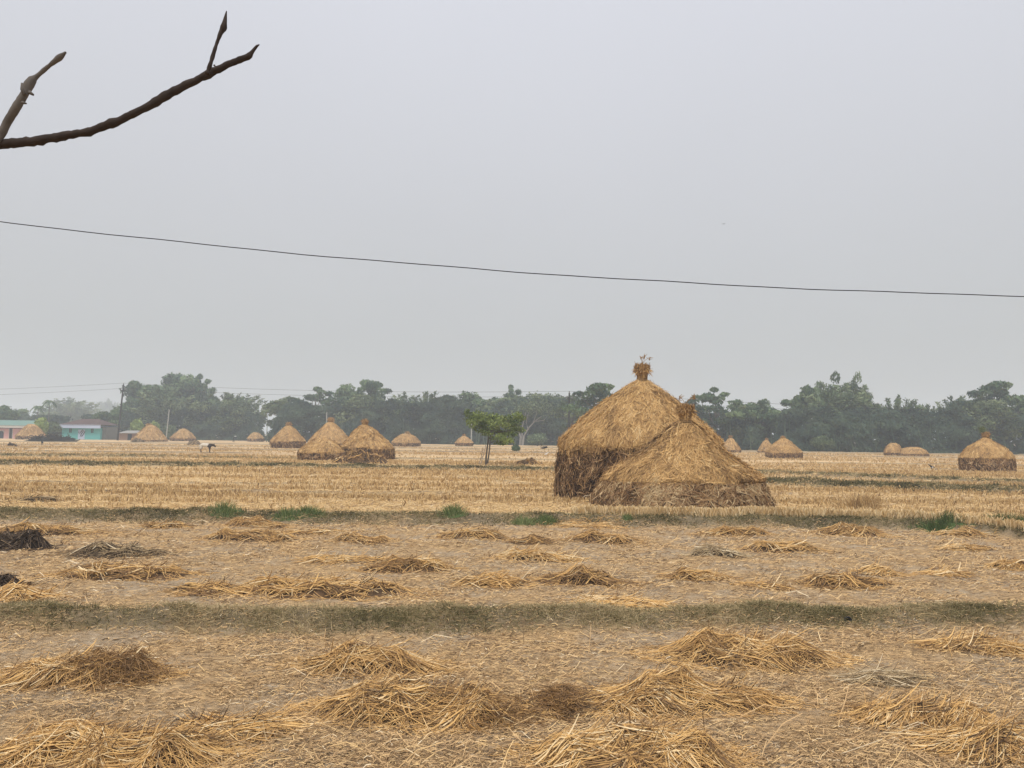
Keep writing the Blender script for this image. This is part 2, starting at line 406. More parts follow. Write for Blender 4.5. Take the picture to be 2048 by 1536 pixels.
# ------------------------------------------------------------------ haystacks
def haystack(px, base_py, hw, prof_cap, eave_py, label, cat='haystack', group='haystacks on the harvested paddies', depth=None, base_depth_scale=1.0,
             n_cap=1500, n_wall=1000, slen=.4, swid=.02, knot=None, lean=0, seed=1, ysq=1.0, hwe=None, tintfn=None, wisps=0, rag=.05, capdrop=.0, plume=False, fringe=1.0):
    """prof_cap: (half width px, row px) from the eave up to the neck; hw: half width of the base in px"""
    r = np.random.default_rng(seed)
    p = at(px, base_py) if depth is None else onground(px, depth, base_py)
    d = p[1]; s = d/FPX; ob = math.cos(math.atan((px-CX)/FPX)); hw *= ob*.985; prof_cap = [(a*ob*.985, b) for a, b in prof_cap]
    hor = CY+FPX*math.tan(PITCH)+(px-CX)*math.tan(ROLL)
    ztop = lambda y: (CAM[2]-p[2])+(hor-y)*s           # height above the base of a row at this depth
    root = empty('haystack', tuple(p), label, cat, group)
    ze = ztop(eave_py); hwe = hwe or prof_cap[0][0]
    wallp = [(hw*s, -.12), (hw*s*1.01, ze*.25), ((hw*.5+hwe*.5)*s*1.01, ze*.6), (hwe*s*.985, ze)]
    capp = [(hwe*s*.97, ze-.03-capdrop)]+[(a*s, ztop(y)) for a, y in prof_cap]
    def sample(prof):
        prof = np.array(prof); L_ = np.r_[0, np.cumsum(np.hypot(*np.diff(prof, axis=0).T))]
        def f(t):
            t = np.asarray(t)*L_[-1]
            return np.interp(t, L_, prof[:, 0]), np.interp(t, L_, prof[:, 1])
        return f
    H = capp[-1][1]
    def disp(x, y, z, R):
        q = rag*(fbm(x*1.3, y*1.3, z*1.3, seed, 3)-.5)*2.2 + rag*.45*(vn(x*7, y*7, z*7, seed+5)-.5)*2
        return 1+q/np.maximum(R, .4)*np.minimum(1, R/.4)
    def surf(f, t, a):
        R, z = f(t); ln = lean*(np.clip(z/H, 0, 1)**1.5)*s
        x, y = np.cos(a)*R, np.sin(a)*R
        k = disp(x, y, z, R)
        if f is fc: z = z+(vn(np.cos(a)*2.6, np.sin(a)*2.6, 0, seed+31)-.5)*.42*np.clip(1-t*5, 0, 1)**1.5*min(1, H/4)
        return np.stack([x*k+ln, y*k*ysq, z], -1)
    fw, fc = sample(wallp), sample(capp)
    nang = 72
    for nm, f, mat, nr, cnt in (('stack_wall', fw, M['wall'], 14, n_wall), ('straw_cap', fc, M['cap'], 34, n_cap)):
        mb = MB()
        a, t = np.meshgrid(np.arange(nang)/nang*2*np.pi, np.linspace(0, 1, nr))
        V = surf(f, t, a)
        i, j = np.meshgrid(np.arange(nr-1), np.arange(nang), indexing='ij')
        F = [np.stack([i*nang+j, i*nang+(j+1) % nang, (i+1)*nang+(j+1) % nang, (i+1)*nang+j], -1).reshape(-1, 4), ((nr-1)*nang+np.arange(nang))[None]]
        tn = fbm(a*6+V[..., 2]*2, V[..., 2]*5, 0, seed+2, 3)
        mb.add(V, F, ((.03 if nm == 'stack_wall' else .2)+(.34 if nm == 'stack_wall' else .42)*tn).ravel())  # wall base tinted near black: painted shade in the gaps between strands
        # loose strands lying on that surface
        N = cnt; K = 5
        tt = np.sqrt(r.random(N)) if nm == 'straw_cap' else r.random(N)
        if nm == 'straw_cap': tt = 1-np.sqrt(r.random(N)*.985+.008)
        tt = np.clip(tt, 0, 1); aa = r.random(N)*2*np.pi
        ln = slen*(.5+r.random(N)*.9)
        R, _ = f(tt); Lt = np.hypot(*np.diff(np.array(wallp if nm == 'stack_wall' else capp), axis=0).T).sum()
        if nm == 'straw_cap':
            phi = r.normal(0, .38, N)+ (r.random(N) < .14)*r.normal(0, 1.0, N)     # angle off the fall line
        else:
            phi = np.where(r.random(N) < .5, r.normal(0, .45, N), r.uniform(-1.57, 1.57, N))
        u = np.linspace(-.5, .5, K)
        bend = r.normal(0, .6 if nm == 'straw_cap' else 1.3, N)
        du = u[None]*np.cos(phi)[:, None]*ln[:, None] + 0*u
        dv = u[None]*np.sin(phi)[:, None]*ln[:, None] + bend[:, None]*(u[None]**2-.08)*ln[:, None]*.9
        t2 = np.clip(tt[:, None]-du/Lt, 0.0, 1)
        a2 = aa[:, None]+dv/np.maximum(R[:, None], .12)
        Pp = surf(f, t2, a2)
        nout = nrm(np.stack([np.cos(a2), np.sin(a2), np.full_like(a2, .1 if nm == 'stack_wall' else .75)], -1))
        lift = r.random(N)[:, None]*.035*(slen/.4)+.006+(r.random(N) < .10)[:, None]*np.abs(u)[None]**1.5*ln[:, None]*.55
        Pp = Pp+nout*lift[..., None]
        below = np.clip(du-(tt[:, None]*Lt), 0, None)            # hang past the lower edge
        if nm == 'straw_cap': Pp[..., 2] -= below*.8
        Pp[..., 2] = np.maximum(Pp[..., 2], -.02)
        wd = swid*(1 if nm == 'straw_cap' else 1.25)*(.5+r.random(N))[:, None]*np.array([.6, 1, 1, .9, .4])[None]
        V, F = ribbons(Pp, wd, nrm(nout[:, 2]+r.normal(0, .45, (N, 3))))
        base = (.5 if nm == 'straw_cap' else .44)
        cl = fbm(np.cos(aa)*2.2*3, np.sin(aa)*2.2*3, tt*5, seed+8, 2)-.5
        ti = base+cl*.7+r.normal(0, .15 if nm == 'straw_cap' else .24, N)
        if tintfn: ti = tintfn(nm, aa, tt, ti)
        mb.add(V, F, rep(np.clip(ti, .02, 1), 2*K))
        if nm == 'straw_cap' and cnt > 600:                     # ragged fringe along the eave
            Nf = cnt//9; af = r.random(Nf)*2*np.pi; lf = slen*(.3+.9*r.random(Nf))*(.25+1.7*vn(af*4, 0, 0, seed)**2)*fringe
            K2 = 3; P0 = surf(f, np.full(Nf, .03), af)
            no = np.stack([np.cos(af), np.sin(af), np.zeros(Nf)], -1)
            Pf = P0[:, None]+no[:, None]*(np.array([0, .035, .02])[None, :, None]) ; Pf = Pf+0
            Pf[..., 2] -= np.linspace(0, 1, K2)[None]*lf[:, None]
            Pf += r.normal(0, .03, (Nf, K2, 3))*np.linspace(0, 1, K2)[None, :, None]
            V, F = ribbons(Pf, np.full((Nf, 1), swid*.9), nrm(no+r.normal(0, .4, (Nf, 3))))
            mb.add(V, F, rep(np.clip(r.normal(.36, .17, Nf), 0, 1), 2*K2))
        link(nm, mb.mesh(nm, mat), root)
    # tied bundle on the peak
    if knot:
        kx, y0, y1, r0, r1 = knot                              # px centre, bottom row, top row, radii px
        x0 = (kx-px)*s; z0, z1 = ztop(y0)-.02, ztop(y1); r0, r1 = r0*s, r1*s
        mb = MB()
        zz = z0+(z1-z0)*np.array([-.12, 0, .18, .42, .7, .92, 1.05]); rr = np.array([r0*1.15, r0*.95, r0*.92, r1*.92, r1, r1*.78, r1*.2])
        V, F = lathe(np.stack([rr, zz], -1), 22); V = V.reshape(-1, 3)
        V[:, :2] *= (1+.25*(vn(V[:, 0]*20, V[:, 1]*20, V[:, 2]*20, seed)-.5))[:, None]; V[:, 0] += x0
        mb.add(V, F, .12+.3*vn(V[:, 0]*14, V[:, 1]*14, V[:, 2]*14, seed+4))
        N = max(60, n_cap//11); a = r.random(N)*2*np.pi; K = 4; q = np.sqrt(r.random(N))
        rad = np.stack([r0*q, r0*q*1.1, r1*(q*1.12+.02), r1*(q*1.12+.18*r.random(N))], 1); hh = z1-z0
        drop = r.random(N)
        zq = np.stack([np.full(N, z0), z0+hh*.35+0*a, z0+hh*(.85+.2*(1-q)), z0+hh*(1.05-.5*drop*q+.25*(r.random(N)**3))], 1)
        Pk = np.stack([np.cos(a)[:, None]*rad+x0, np.sin(a)[:, None]*rad, zq], -1)+r.normal(0, .012*s/.015, (N, K, 3))
        V, F = ribbons(Pk, np.full((N, 1), swid*.8), nrm(np.stack([np.cos(a), np.sin(a), .2+0*a], -1)+r.normal(0, .3, (N, 3))))
        mb.add(V, F, rep(np.clip(r.normal(.34, .17, N), 0, 1), 2*K))
        Ns = max(30, n_cap//60); d = nrm(r.normal(0, 1, (Ns, 3))*np.array([1, 1, .6])+np.array([0, 0, .25])); c = np.array([x0, 0, z0+hh*.62])
        q0 = c+d*np.array([r1, r1, hh*.3])*.7; q1 = c+d*np.array([r1, r1, hh*.38])*r.uniform(1.0, 1.75, (Ns, 1))-np.array([0, 0, 1])*r.random((Ns, 1))*hh*.25
        V, F = ribbons(np.stack([q0, (q0+q1)/2+np.array([0, 0, hh*.06]), q1], 1), np.full((Ns, 1), swid*.8), nrm(r.normal(0, 1, (Ns, 3)))); mb.add(V, F, rep(np.clip(r.normal(.5, .18, Ns), 0, 1), 6))
        if wisps:
            for _ in range(wisps):
                b = r.uniform(-1, 1, 2); pk = [(x0+r.normal(0, r0*.3), r.normal(0, r0*.3), z1-.03)]
                for k in range(1, 5): pk.append((x0+b[0]*.05*k*k*.35, b[1]*.04*k*k*.3, z1+.075*k))
                mb.tube(pk, np.linspace(.009, .006, 5), 4, .25)
                tip = np.array(pk[-1])
                for _k in range(6):
                    mb.tube([tip-np.array([0, 0, .04*_k*.5]), tip+r.normal(0, .06, 3)], [.012, .004], 4, .3)
        link('top_knot', mb.mesh('top_knot', M['cap']), root)
    if plume:
        mb = MB(); N = 160; c0 = np.array([(plume[0]-px)*s, 0, ztop(plume[1])])
        q = r.normal(0, 1, (N, 3)); q = nrm(q)*(r.random((N, 1))**.5)*np.array([.2, .18, .2])+c0
        e = q+r.normal(0, .06, (N, 3)); V, F = ribbons(np.stack([q, (q+e)/2, e], 1), np.full((N, 1), .03), r.normal(0, 1, (N, 3)))
        mb.add(V, F, rep(r.random(N), 6)); mb.tube([c0+np.array([.05, 0, -.35]), c0], [.02, .012], 5, .2)
        link('leafy_sprig', mb.mesh('leafy_sprig', M['green']), root)
    return root

def tintA(nm, a, t, ti):
    if nm == 'straw_cap':
        band = np.exp(-((t-.72)/.045)**2)*(vn(a*3, 0, 0, 77) > .42)
        return ti-.30*band+.05
    return ti-.07
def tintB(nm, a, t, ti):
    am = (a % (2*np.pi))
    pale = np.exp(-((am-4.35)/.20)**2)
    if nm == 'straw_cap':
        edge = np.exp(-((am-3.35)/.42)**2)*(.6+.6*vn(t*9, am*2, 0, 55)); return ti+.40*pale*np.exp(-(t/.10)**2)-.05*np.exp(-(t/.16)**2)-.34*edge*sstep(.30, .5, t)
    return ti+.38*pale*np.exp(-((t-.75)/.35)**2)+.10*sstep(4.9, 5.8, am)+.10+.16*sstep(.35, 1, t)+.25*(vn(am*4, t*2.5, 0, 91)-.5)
GREY = dict()
haystack(1279, 1008, 172, [(168, 893), (165, 884), (144, 862), (114, 834), (78, 806), (50, 786), (27, 770), (12, 759), (9, 753)], 896,
         'tallest haystack, steep golden cone on a high dark brown wall, behind the lower one', depth=25.4, ysq=.64, n_cap=15000, n_wall=6500, fringe=.8,
         slen=.36, swid=.017, knot=(1284, 756, 731, 10, 14), lean=5, seed=3, tintfn=tintA, wisps=3, rag=.045)
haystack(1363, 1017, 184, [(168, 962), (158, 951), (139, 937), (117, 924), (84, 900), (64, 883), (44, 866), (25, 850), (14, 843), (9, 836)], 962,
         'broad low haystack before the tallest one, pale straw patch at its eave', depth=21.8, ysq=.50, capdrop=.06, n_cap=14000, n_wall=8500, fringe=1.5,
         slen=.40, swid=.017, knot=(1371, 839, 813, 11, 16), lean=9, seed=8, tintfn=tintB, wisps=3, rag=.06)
haystack(1975, 943, 57, [(57, 915), (50, 906), (40, 896), (26, 888), (13, 881), (5, 875)], 916, 'round domed haystack with a straight brown wall and a leafy sprig on its peak',
         n_cap=2600, n_wall=1800, slen=.32, swid=.03, knot=(1974, 877, 866, 5, 7), seed=12, plume=(1967, 859), lean=-3)
haystack(576, 896, 34, [(37, 883), (27, 872), (16, 861), (7, 853), (3, 850)], 883, 'pointed haystack with a clear dark base band, left of the clustered haystacks',
         n_cap=1300, n_wall=700, slen=.5, swid=.05, knot=(576, 853, 845, 3, 5), seed=14, rag=.12)
haystack(660, 900, 46, [(48, 888), (38, 876), (25, 862), (13, 851), (5, 844)], 888, 'tall pointed haystack at the back of the three clustered haystacks',
         n_cap=1400, n_wall=700, slen=.45, swid=.045, knot=(660, 847, 836, 4, 6), seed=15, rag=.14)
haystack(736, 918, 53, [(54, 896), (48, 888), (37, 878), (26, 866), (13, 855), (5, 849)], 897, 'wide haystack with a dark wall and lumpy shoulder, right of the clustered haystacks',
         n_cap=2200, n_wall=1600, slen=.4, swid=.038, knot=(728, 852, 840, 5, 7), lean=-9, seed=16, rag=.22)
haystack(643, 920, 47, [(48, 905), (42, 897), (32, 888), (20, 881), (9, 877), (3, 876)], 906, 'low flat-topped haystack without a knot, in front of the clustered haystacks',
         n_cap=1600, n_wall=1000, slen=.4, swid=.038, seed=17, rag=.16)
haystack(812, 892, 28, [(29, 885), (22, 877), (14, 871), (7, 868), (3, 867)], 886, 'small pale haystack with two little knots on its top', n_cap=800, n_wall=400, slen=.6, swid=.07, knot=(814, 869, 864, 3, 4), seed=18, rag=.12)
haystack(928, 892, 17, [(19, 886), (14, 880), (8, 875), (3, 872)], 886, 'tiny haystack beside the white post and the small green tree', n_cap=500, n_wall=300, slen=.5, swid=.07, knot=(928, 873, 869, 2, 2.5), seed=19)
haystack(300, 883, 33, [(37, 880), (27, 869), (16, 858), (9, 852), (5, 850)], 880, 'wide haystack with a knobbly top beside the tin roofed shed', n_cap=900, n_wall=350, slen=.8, swid=.09, knot=(297, 852, 848, 4, 5), seed=20, rag=.2)
haystack(366, 880, 25, [(26, 876), (17, 867), (8, 860), (2, 857)], 877, 'plain conical haystack without a knot, between the shed haystack and the white cow', depth=172, n_cap=800, n_wall=300, slen=.8, swid=.09, seed=21, rag=.14)
haystack(511, 881, 16, [(17, 877), (11, 870), (5, 866), (2, 865)], 877, 'faint grey haystack at the gap in the tree line', depth=178, n_cap=500, n_wall=250, slen=.8, swid=.1, seed=22)
haystack(62, 876, 29, [(32, 872), (23, 863), (13, 853), (5, 848)], 872, 'conical haystack standing in front of the pink house', depth=166, n_cap=900, n_wall=350, slen=.8, swid=.09, seed=23, rag=.16)
haystack(1462, 905, 19, [(20, 900), (14, 890), (7, 880), (3, 876)], 900, 'pointed haystack half hidden behind the broad front haystack', n_cap=700, n_wall=300, slen=.5, swid=.06, knot=(1461, 877, 872, 2, 3), seed=24, rag=.12)
haystack(1533, 905, 17, [(18, 902), (12, 892), (6, 883), (2, 880)], 902, 'small sharp haystack tucked behind a larger dark-based one', n_cap=600, n_wall=250, slen=.5, swid=.06, knot=(1534, 881, 877, 2, 2.5), seed=25, rag=.12)
haystack(1567, 916, 36, [(37, 905), (29, 896), (18, 886), (9, 879), (4, 876)], 906, 'conical haystack with a ragged dark base, right of the broad front haystack', n_cap=1200, n_wall=700, slen=.4, swid=.042, knot=(1566, 878, 873, 3, 4), seed=26, rag=.15)
haystack(1787, 911, 18, [(19, 905), (17, 899), (12, 891), (6, 887), (2, 886)], 906, 'grey slumped rounded haystack joined to a longer low one', n_cap=600, n_wall=350, slen=.45, swid=.05, seed=27, rag=.12)
haystack(1826, 912, 32, [(32, 907), (26, 900), (16, 896), (5, 894)], 908, 'long low slumped haystack spreading beside the grey rounded one', n_cap=800, n_wall=350, slen=.45, swid=.05, seed=28, rag=.12)

# ------------------------------------------------------------------ heaps of cut straw on the near paddies
def heap(px, py, wpx, label, n=500, h=None, seed=1, dirn=0.0, mat='straw', tone=.62, tangle=0, tx=.5, asp=.42, slen=.46, name='straw_heap', cat='straw heap', group='heaps of cut straw', sheaves=None, wid=.0056, core=True):
    r = np.random.default_rng(seed+100)
    p = at(px, py); d = p[1]; rx = wpx/FPX*d/2*.88; ry = max(rx*asp, .16); h = h or min(.17, .22*rx+.02)
    Rm = lambda u, v: h*np.clip(1-(u/rx)**2-(v/ry)**2, 0, None)**.6*np.clip(.15+1.5*(fbm((u+px)*4.2, (v+py)*4.2, 0, seed, 2)-.15), .1, 1.6)
    mb = MB()
    g = np.linspace(-1.05, 1.05, 34); U, Vv = np.meshgrid(g*rx, g*ry)
    zg = gz0(U+p[0], Vv+p[1])-p[2]
    Z = zg-.035+Rm(U, Vv)*.86+.03*(vn(U*22, Vv*22, 0, seed+1)-.5)
    k = np.arange(33)[:, None]*34+np.arange(33)[None]
    if core: mb.add(np.stack([U, Vv, Z], -1), np.stack([k, k+1, k+35, k+34], -1).reshape(-1, 4), (.0+.22*vn(U*9, Vv*9, 0, seed+2)).ravel())  # dark core tint paints the shade showing between stalks
    ns = sheaves or max(8, int(10+rx*20)); K = 6; u = np.linspace(-.5, .5, K)
    for q in range(ns):
        m = max(12, n//ns)
        ang = r.uniform(0, 2*np.pi); rad = np.sqrt(r.random())*.72
        c = np.array([np.cos(ang)*rx*rad, np.sin(ang)*ry*rad])
        ph = dirn+r.normal(0, .62)
        sl = min(slen, 1.9*rx)
        off = r.normal(0, .065, m); al = r.normal(0, .12, m)
        fan = r.normal(.0, .6); phi = ph+off*fan*3+r.normal(0, .2, m)+(r.random(m) < .28)*r.normal(0, 1.0, m)
        ln = sl*(.16+.85*r.random(m)**1.3)
        bend = r.normal(0, .07, m)+(r.random(m) < .2)*r.normal(0, .5, m)
        du = u[None]*ln[:, None]+al[:, None]; dv = off[:, None]+bend[:, None]*(u[None]**2)*ln[:, None]
        cx = c[0]+np.cos(phi)[:, None]*du-np.sin(phi)[:, None]*dv
        cy = c[1]+np.sin(phi)[:, None]*du+np.cos(phi)[:, None]*dv
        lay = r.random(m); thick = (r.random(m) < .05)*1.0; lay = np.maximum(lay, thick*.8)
        z = gz0(cx+p[0], cy+p[1])-p[2]+.004+Rm(cx, cy)*(.66+.5*lay[:, None])+.022*lay[:, None]
        zl = z[:, :1]*(1-(u+.5))+z[:, -1:]*(u+.5); lift = np.clip((z-zl).max(1, keepdims=True), 0, .03); z = np.where((lay > .45)[:, None], np.maximum(.30*z+.70*(zl+lift), z-.02), z)
        z += (r.random(m) < .07)[:, None]*(np.linspace(0, 1, K)[None]**2)*r.uniform(.03, .16, m)[:, None]
        Vt, F = tubes(np.stack([cx, cy, z], -1), wid*.5*((.5+.8*r.random(m))*(1+.9*thick))[:, None]*np.array([.7, 1, 1, 1, .9, .5])[None], 3)
        t0 = tone-.02+r.normal(0, .13)-(r.random() < .22)*.16
        mb.add(Vt, F, rep(np.clip(t0+.03+r.normal(0, .19, m)-.42*(1-lay)**1.3+thick*.14, .03, 1), K*3))  # stalks low in the heap tinted darker, gap shade put into the colour
    # short broken bits round the edge and fine brown tangle
    m = n//2; ang = r.uniform(0, 2*np.pi, m); rad = .35+.95*r.random(m)
    cx = np.cos(ang)*rx*rad; cy = np.sin(ang)*ry*rad*1.05; phi = r.normal(dirn, .8, m); ln = r.uniform(.05, .28, m); K3 = 3
    u3 = np.linspace(-.5, .5, K3); bx = cx[:, None]+np.cos(phi)[:, None]*u3*ln[:, None]; by = cy[:, None]+np.sin(phi)[:, None]*u3*ln[:, None]+(r.normal(0, .25, m)*ln)[:, None]*(u3**2)
    z = gz0(bx+p[0], by+p[1])-p[2]+.006+Rm(bx, by)+.012*r.random(m)[:, None]
    Vt, F = tubes(np.stack([bx, by, z], -1), np.full((m, 1), wid*.42), 3); mb.add(Vt, F, rep(np.clip(r.normal(tone-.02, .16, m), 0, 1), K3*3))
    if tangle:
        m = tangle; K4 = 5
        cx = rx*(tx+.26*r.normal(0, 1, m)); cy = ry*(-.25+.45*r.normal(0, 1, m)); a0 = r.uniform(0, 6.28, m); cur = r.normal(0, 2.2, m); st = r.uniform(.02, .05, m)
        bx, by = [cx], [cy]
        for q in range(K4-1):
            aq = a0+cur*q*.5; bx.append(bx[-1]+np.cos(aq)*st); by.append(by[-1]+np.sin(aq)*st*.8)
        bx, by = np.stack(bx, 1), np.stack(by, 1)
        z = gz0(bx+p[0], by+p[1])-p[2]+.006+Rm(bx, by)+.09*(r.random(m)**2)[:, None]+.02*r.random((m, K4))
        Vt, F = tubes(np.stack([bx, by, z], -1), np.full((m, 1), .0026), 3); mb.add(Vt, F, rep(np.clip(r.normal(.33, .09, m), 0, 1), K4*3))
    return link(name, mb.mesh(name, M[mat]), None, tuple(p), label, cat, group)

HEAPS = [
 # nearest paddy
 (165, 1352, 345, 'straw heap with a matted reddish brown right side, left end of the nearest paddy', dict(n=1000, tangle=900, dirn=.35, h=.2)),
 (745, 1330, 320, 'straw heap with a dark hollow under its front, just behind the largest heap', dict(n=850, dirn=-.15)),
 (845, 1425, 470, 'largest straw heap, criss-crossed stalks with a brown matted right end', dict(n=1700, tangle=500, tx=.75, h=.21, dirn=.12)),
 (1125, 1405, 130, 'small reddish brown tangle of dry weeds between two straw heaps', dict(n=24, tangle=750, tx=0, h=.05, tone=.3, asp=1.0, core=False, name='weed_tangle', cat='dry weeds', group=None)),
 (1365, 1405, 420, 'straw heap with a black hollow at its left end and a fan of bent stalks', dict(n=1300, dirn=-.2, h=.19)),
 (1490, 1320, 390, 'tall orange gold straw heap with a combed fan of stalks at its right', dict(n=1500, dirn=-.3, h=.22, tone=.64)),
 (1765, 1360, 130, 'small flat scatter of grey straw beside the orange gold heap', dict(n=260, mat='old', h=.06)),
 (1960, 1298, 230, 'straw heap with pale broken stalks on its front, by the thin dry stalk', dict(n=700, dirn=.25)),
 (1840, 1432, 280, 'straw heap with bleached splayed stalks at its left, over bare ground', dict(n=850, dirn=.3)),
 (1975, 1495, 290, 'straw heap with long pale sticks poking up, bottom corner of the nearest paddy', dict(n=1000, dirn=.05)),
 (1265, 1520, 430, 'straw heap with a thick ridge of stalks cut by the bottom edge of the photo', dict(n=1500, dirn=-.3, h=.2)),
 (215, 1515, 520, 'widest flat straw heap, combed golden stalks, cut by the bottom edge', dict(n=1700, dirn=.12, h=.16)),
 (470, 1464, 250, 'thin golden straw heap just above the widest flat one', dict(n=560, h=.07)),
 # middle paddy
 (95, 1066, 260, 'spread orange straw heap behind the black rotted pile', dict(n=420)),
 (335, 1056, 120, 'short straw heap alone below the grassy bund, right of the black rotted pile', dict(n=260)),
 (515, 1052, 150, 'orange straw heap under the leftmost green grass tufts', dict(n=260)),
 (500, 1080, 230, 'long low straw heap in front of the orange one under the grass tufts', dict(n=360)),
 (625, 1066, 150, 'pale thin straw scatter right of the orange heap', dict(n=220, h=.06, tone=.68)),
 (725, 1083, 130, 'straw heap with a dark rounded right end', dict(n=260)),
 (235, 1112, 230, 'greyish brown weathered straw heap, dull among the golden ones', dict(n=420, mat='old', tone=.5)),
 (250, 1153, 320, 'long straw heap with a dark hole near its right end, below the greyish one', dict(n=520)),
 (45, 1195, 150, 'pale gold straw heap running onto the near grassy bund', dict(n=380, tone=.72)),
 (430, 1186, 170, 'narrow straw heap with a dark brown clod, touching the near grassy bund', dict(n=300, tone=.55)),
 (655, 1183, 400, 'longest low straw heap along the back of the near grassy bund', dict(n=700)),
 (690, 1122, 200, 'flat yellow straw scatter in the middle of the middle paddy', dict(n=260, h=.06, tone=.7)),
 (815, 1140, 210, 'straw heap with a black hollow at its right end, middle of the middle paddy', dict(n=420)),
 (940, 1074, 170, 'straw heap with long stalks slanting left, below the large haystacks', dict(n=330, dirn=.3)),
 (1065, 1084, 100, 'small brown straw heap between two slanting gold ones', dict(n=220, tone=.5)),
 (1205, 1083, 160, 'dark fronted straw heap directly below the broad front haystack', dict(n=330, tone=.55)),
 (1180, 1055, 190, 'thin pale straw line close under the bund of the broad front haystack', dict(n=260, h=.05, tone=.72)),
 (1080, 1118, 200, 'bright yellow straw heap with a few upright pale stalks', dict(n=380, tone=.74)),
 (1165, 1165, 210, 'dark brown straw heap with pale stalks at its right end', dict(n=420, tone=.48)),
 (985, 1168, 150, 'low straw heap left of the dark brown one', dict(n=280)),
 (1250, 1208, 220, 'loose pale straw strewn on the back edge of the near bund', dict(n=300, h=.04, tone=.74)),
 (1395, 1158, 140, 'straw heap with a bleached forked stalk on its left', dict(n=280)),
 (1525, 1176, 110, 'little flat straw heap right of the forked-stalk heap', dict(n=180, h=.06)),
 (1465, 1068, 160, 'arched straw heap below the stubble right of the broad front haystack', dict(n=320)),
 (1440, 1110, 140, 'greyish pale straw scatter in front of the arched heap', dict(n=240, mat='old', tone=.75)),
 (1565, 1100, 190, 'orange yellow straw heap in the middle right of the middle paddy', dict(n=340, tone=.68)),
 (1705, 1070, 180, 'straw heap with a dark charred stalk across its middle', dict(n=340)),
 (1925, 1072, 120, 'pale upright straw heap against the green bund corner', dict(n=280, tone=.72, h=.16)),
 (1935, 1098, 120, 'flat bright straw scatter in front of the pale upright heap', dict(n=220, h=.05, tone=.74)),
 (1690, 1168, 200, 'humped brown straw heap with one bleached upright stalk', dict(n=420, tone=.52)),
 (1765, 1150, 100, 'bundle of pale golden stalks lying right of the humped brown heap', dict(n=170, tone=.74, dirn=.25, sheaves=3)),
 (2020, 1135, 100, 'yellow straw heap at the far right end of the middle paddy', dict(n=240, tone=.7)),
 (1890, 1148, 110, 'sparse straw scatter with a splayed white tuft', dict(n=160, h=.04, tone=.7)),
]
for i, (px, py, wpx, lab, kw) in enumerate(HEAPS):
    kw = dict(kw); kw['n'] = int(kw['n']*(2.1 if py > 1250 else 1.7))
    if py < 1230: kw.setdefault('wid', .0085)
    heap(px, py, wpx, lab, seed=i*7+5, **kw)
heap(38, 1096, 130, 'black rotted straw pile at the left edge of the middle paddy', n=700, h=.32, seed=401, mat='muck', tone=.5, asp=.6, slen=.26, name='rotted_straw_pile', cat='rotted pile', group=None, wid=.014)
heap(8, 1172, 60, 'small black clod of rotted straw beside the pale gold heap', n=120, h=.14, seed=402, mat='muck', tone=.4, asp=.7, slen=.3, name='rotted_straw_pile', cat='rotted pile', group=None, wid=.014)
heap(720, 927, 130, 'brown brushy straw pile in front of the clustered haystacks', n=500, h=.8, seed=403, mat='straw', tone=.44, asp=.5, slen=1.2, cat='straw pile', group=None, wid=.04)
heap(1058, 930, 66, 'low brown straw pile right of the small green tree', n=260, h=.4, seed=404, mat='straw', tone=.40, asp=.5, slen=1.2, cat='straw pile', group=None, wid=.04)
heap(388, 890, 30, 'low brown straw pile beside the white cow', n=160, h=.7, seed=405, mat='old', tone=.5, asp=.6, slen=1.4, cat='straw pile', group=None, wid=.06)
heap(275, 884, 24, 'dull brown straw pile at the foot of the shed haystack', n=140, h=.7, seed=406, mat='old', tone=.42, asp=.6, slen=1.4, cat='straw pile', group=None, wid=.07)
heap(24, 893, 20, 'dark lump of straw lying in the open field before the pink house', n=100, h=.6, seed=407, mat='muck', tone=.5, asp=.6, slen=1.0, cat='straw pile', group=None, wid=.06)
heap(70, 1003, 110, 'grey straw pile on the stubble just beyond the grassy bund', n=200, h=.12, seed=408, mat='old', tone=.45, asp=.5, slen=.6, cat='straw pile', group=None, wid=.016)

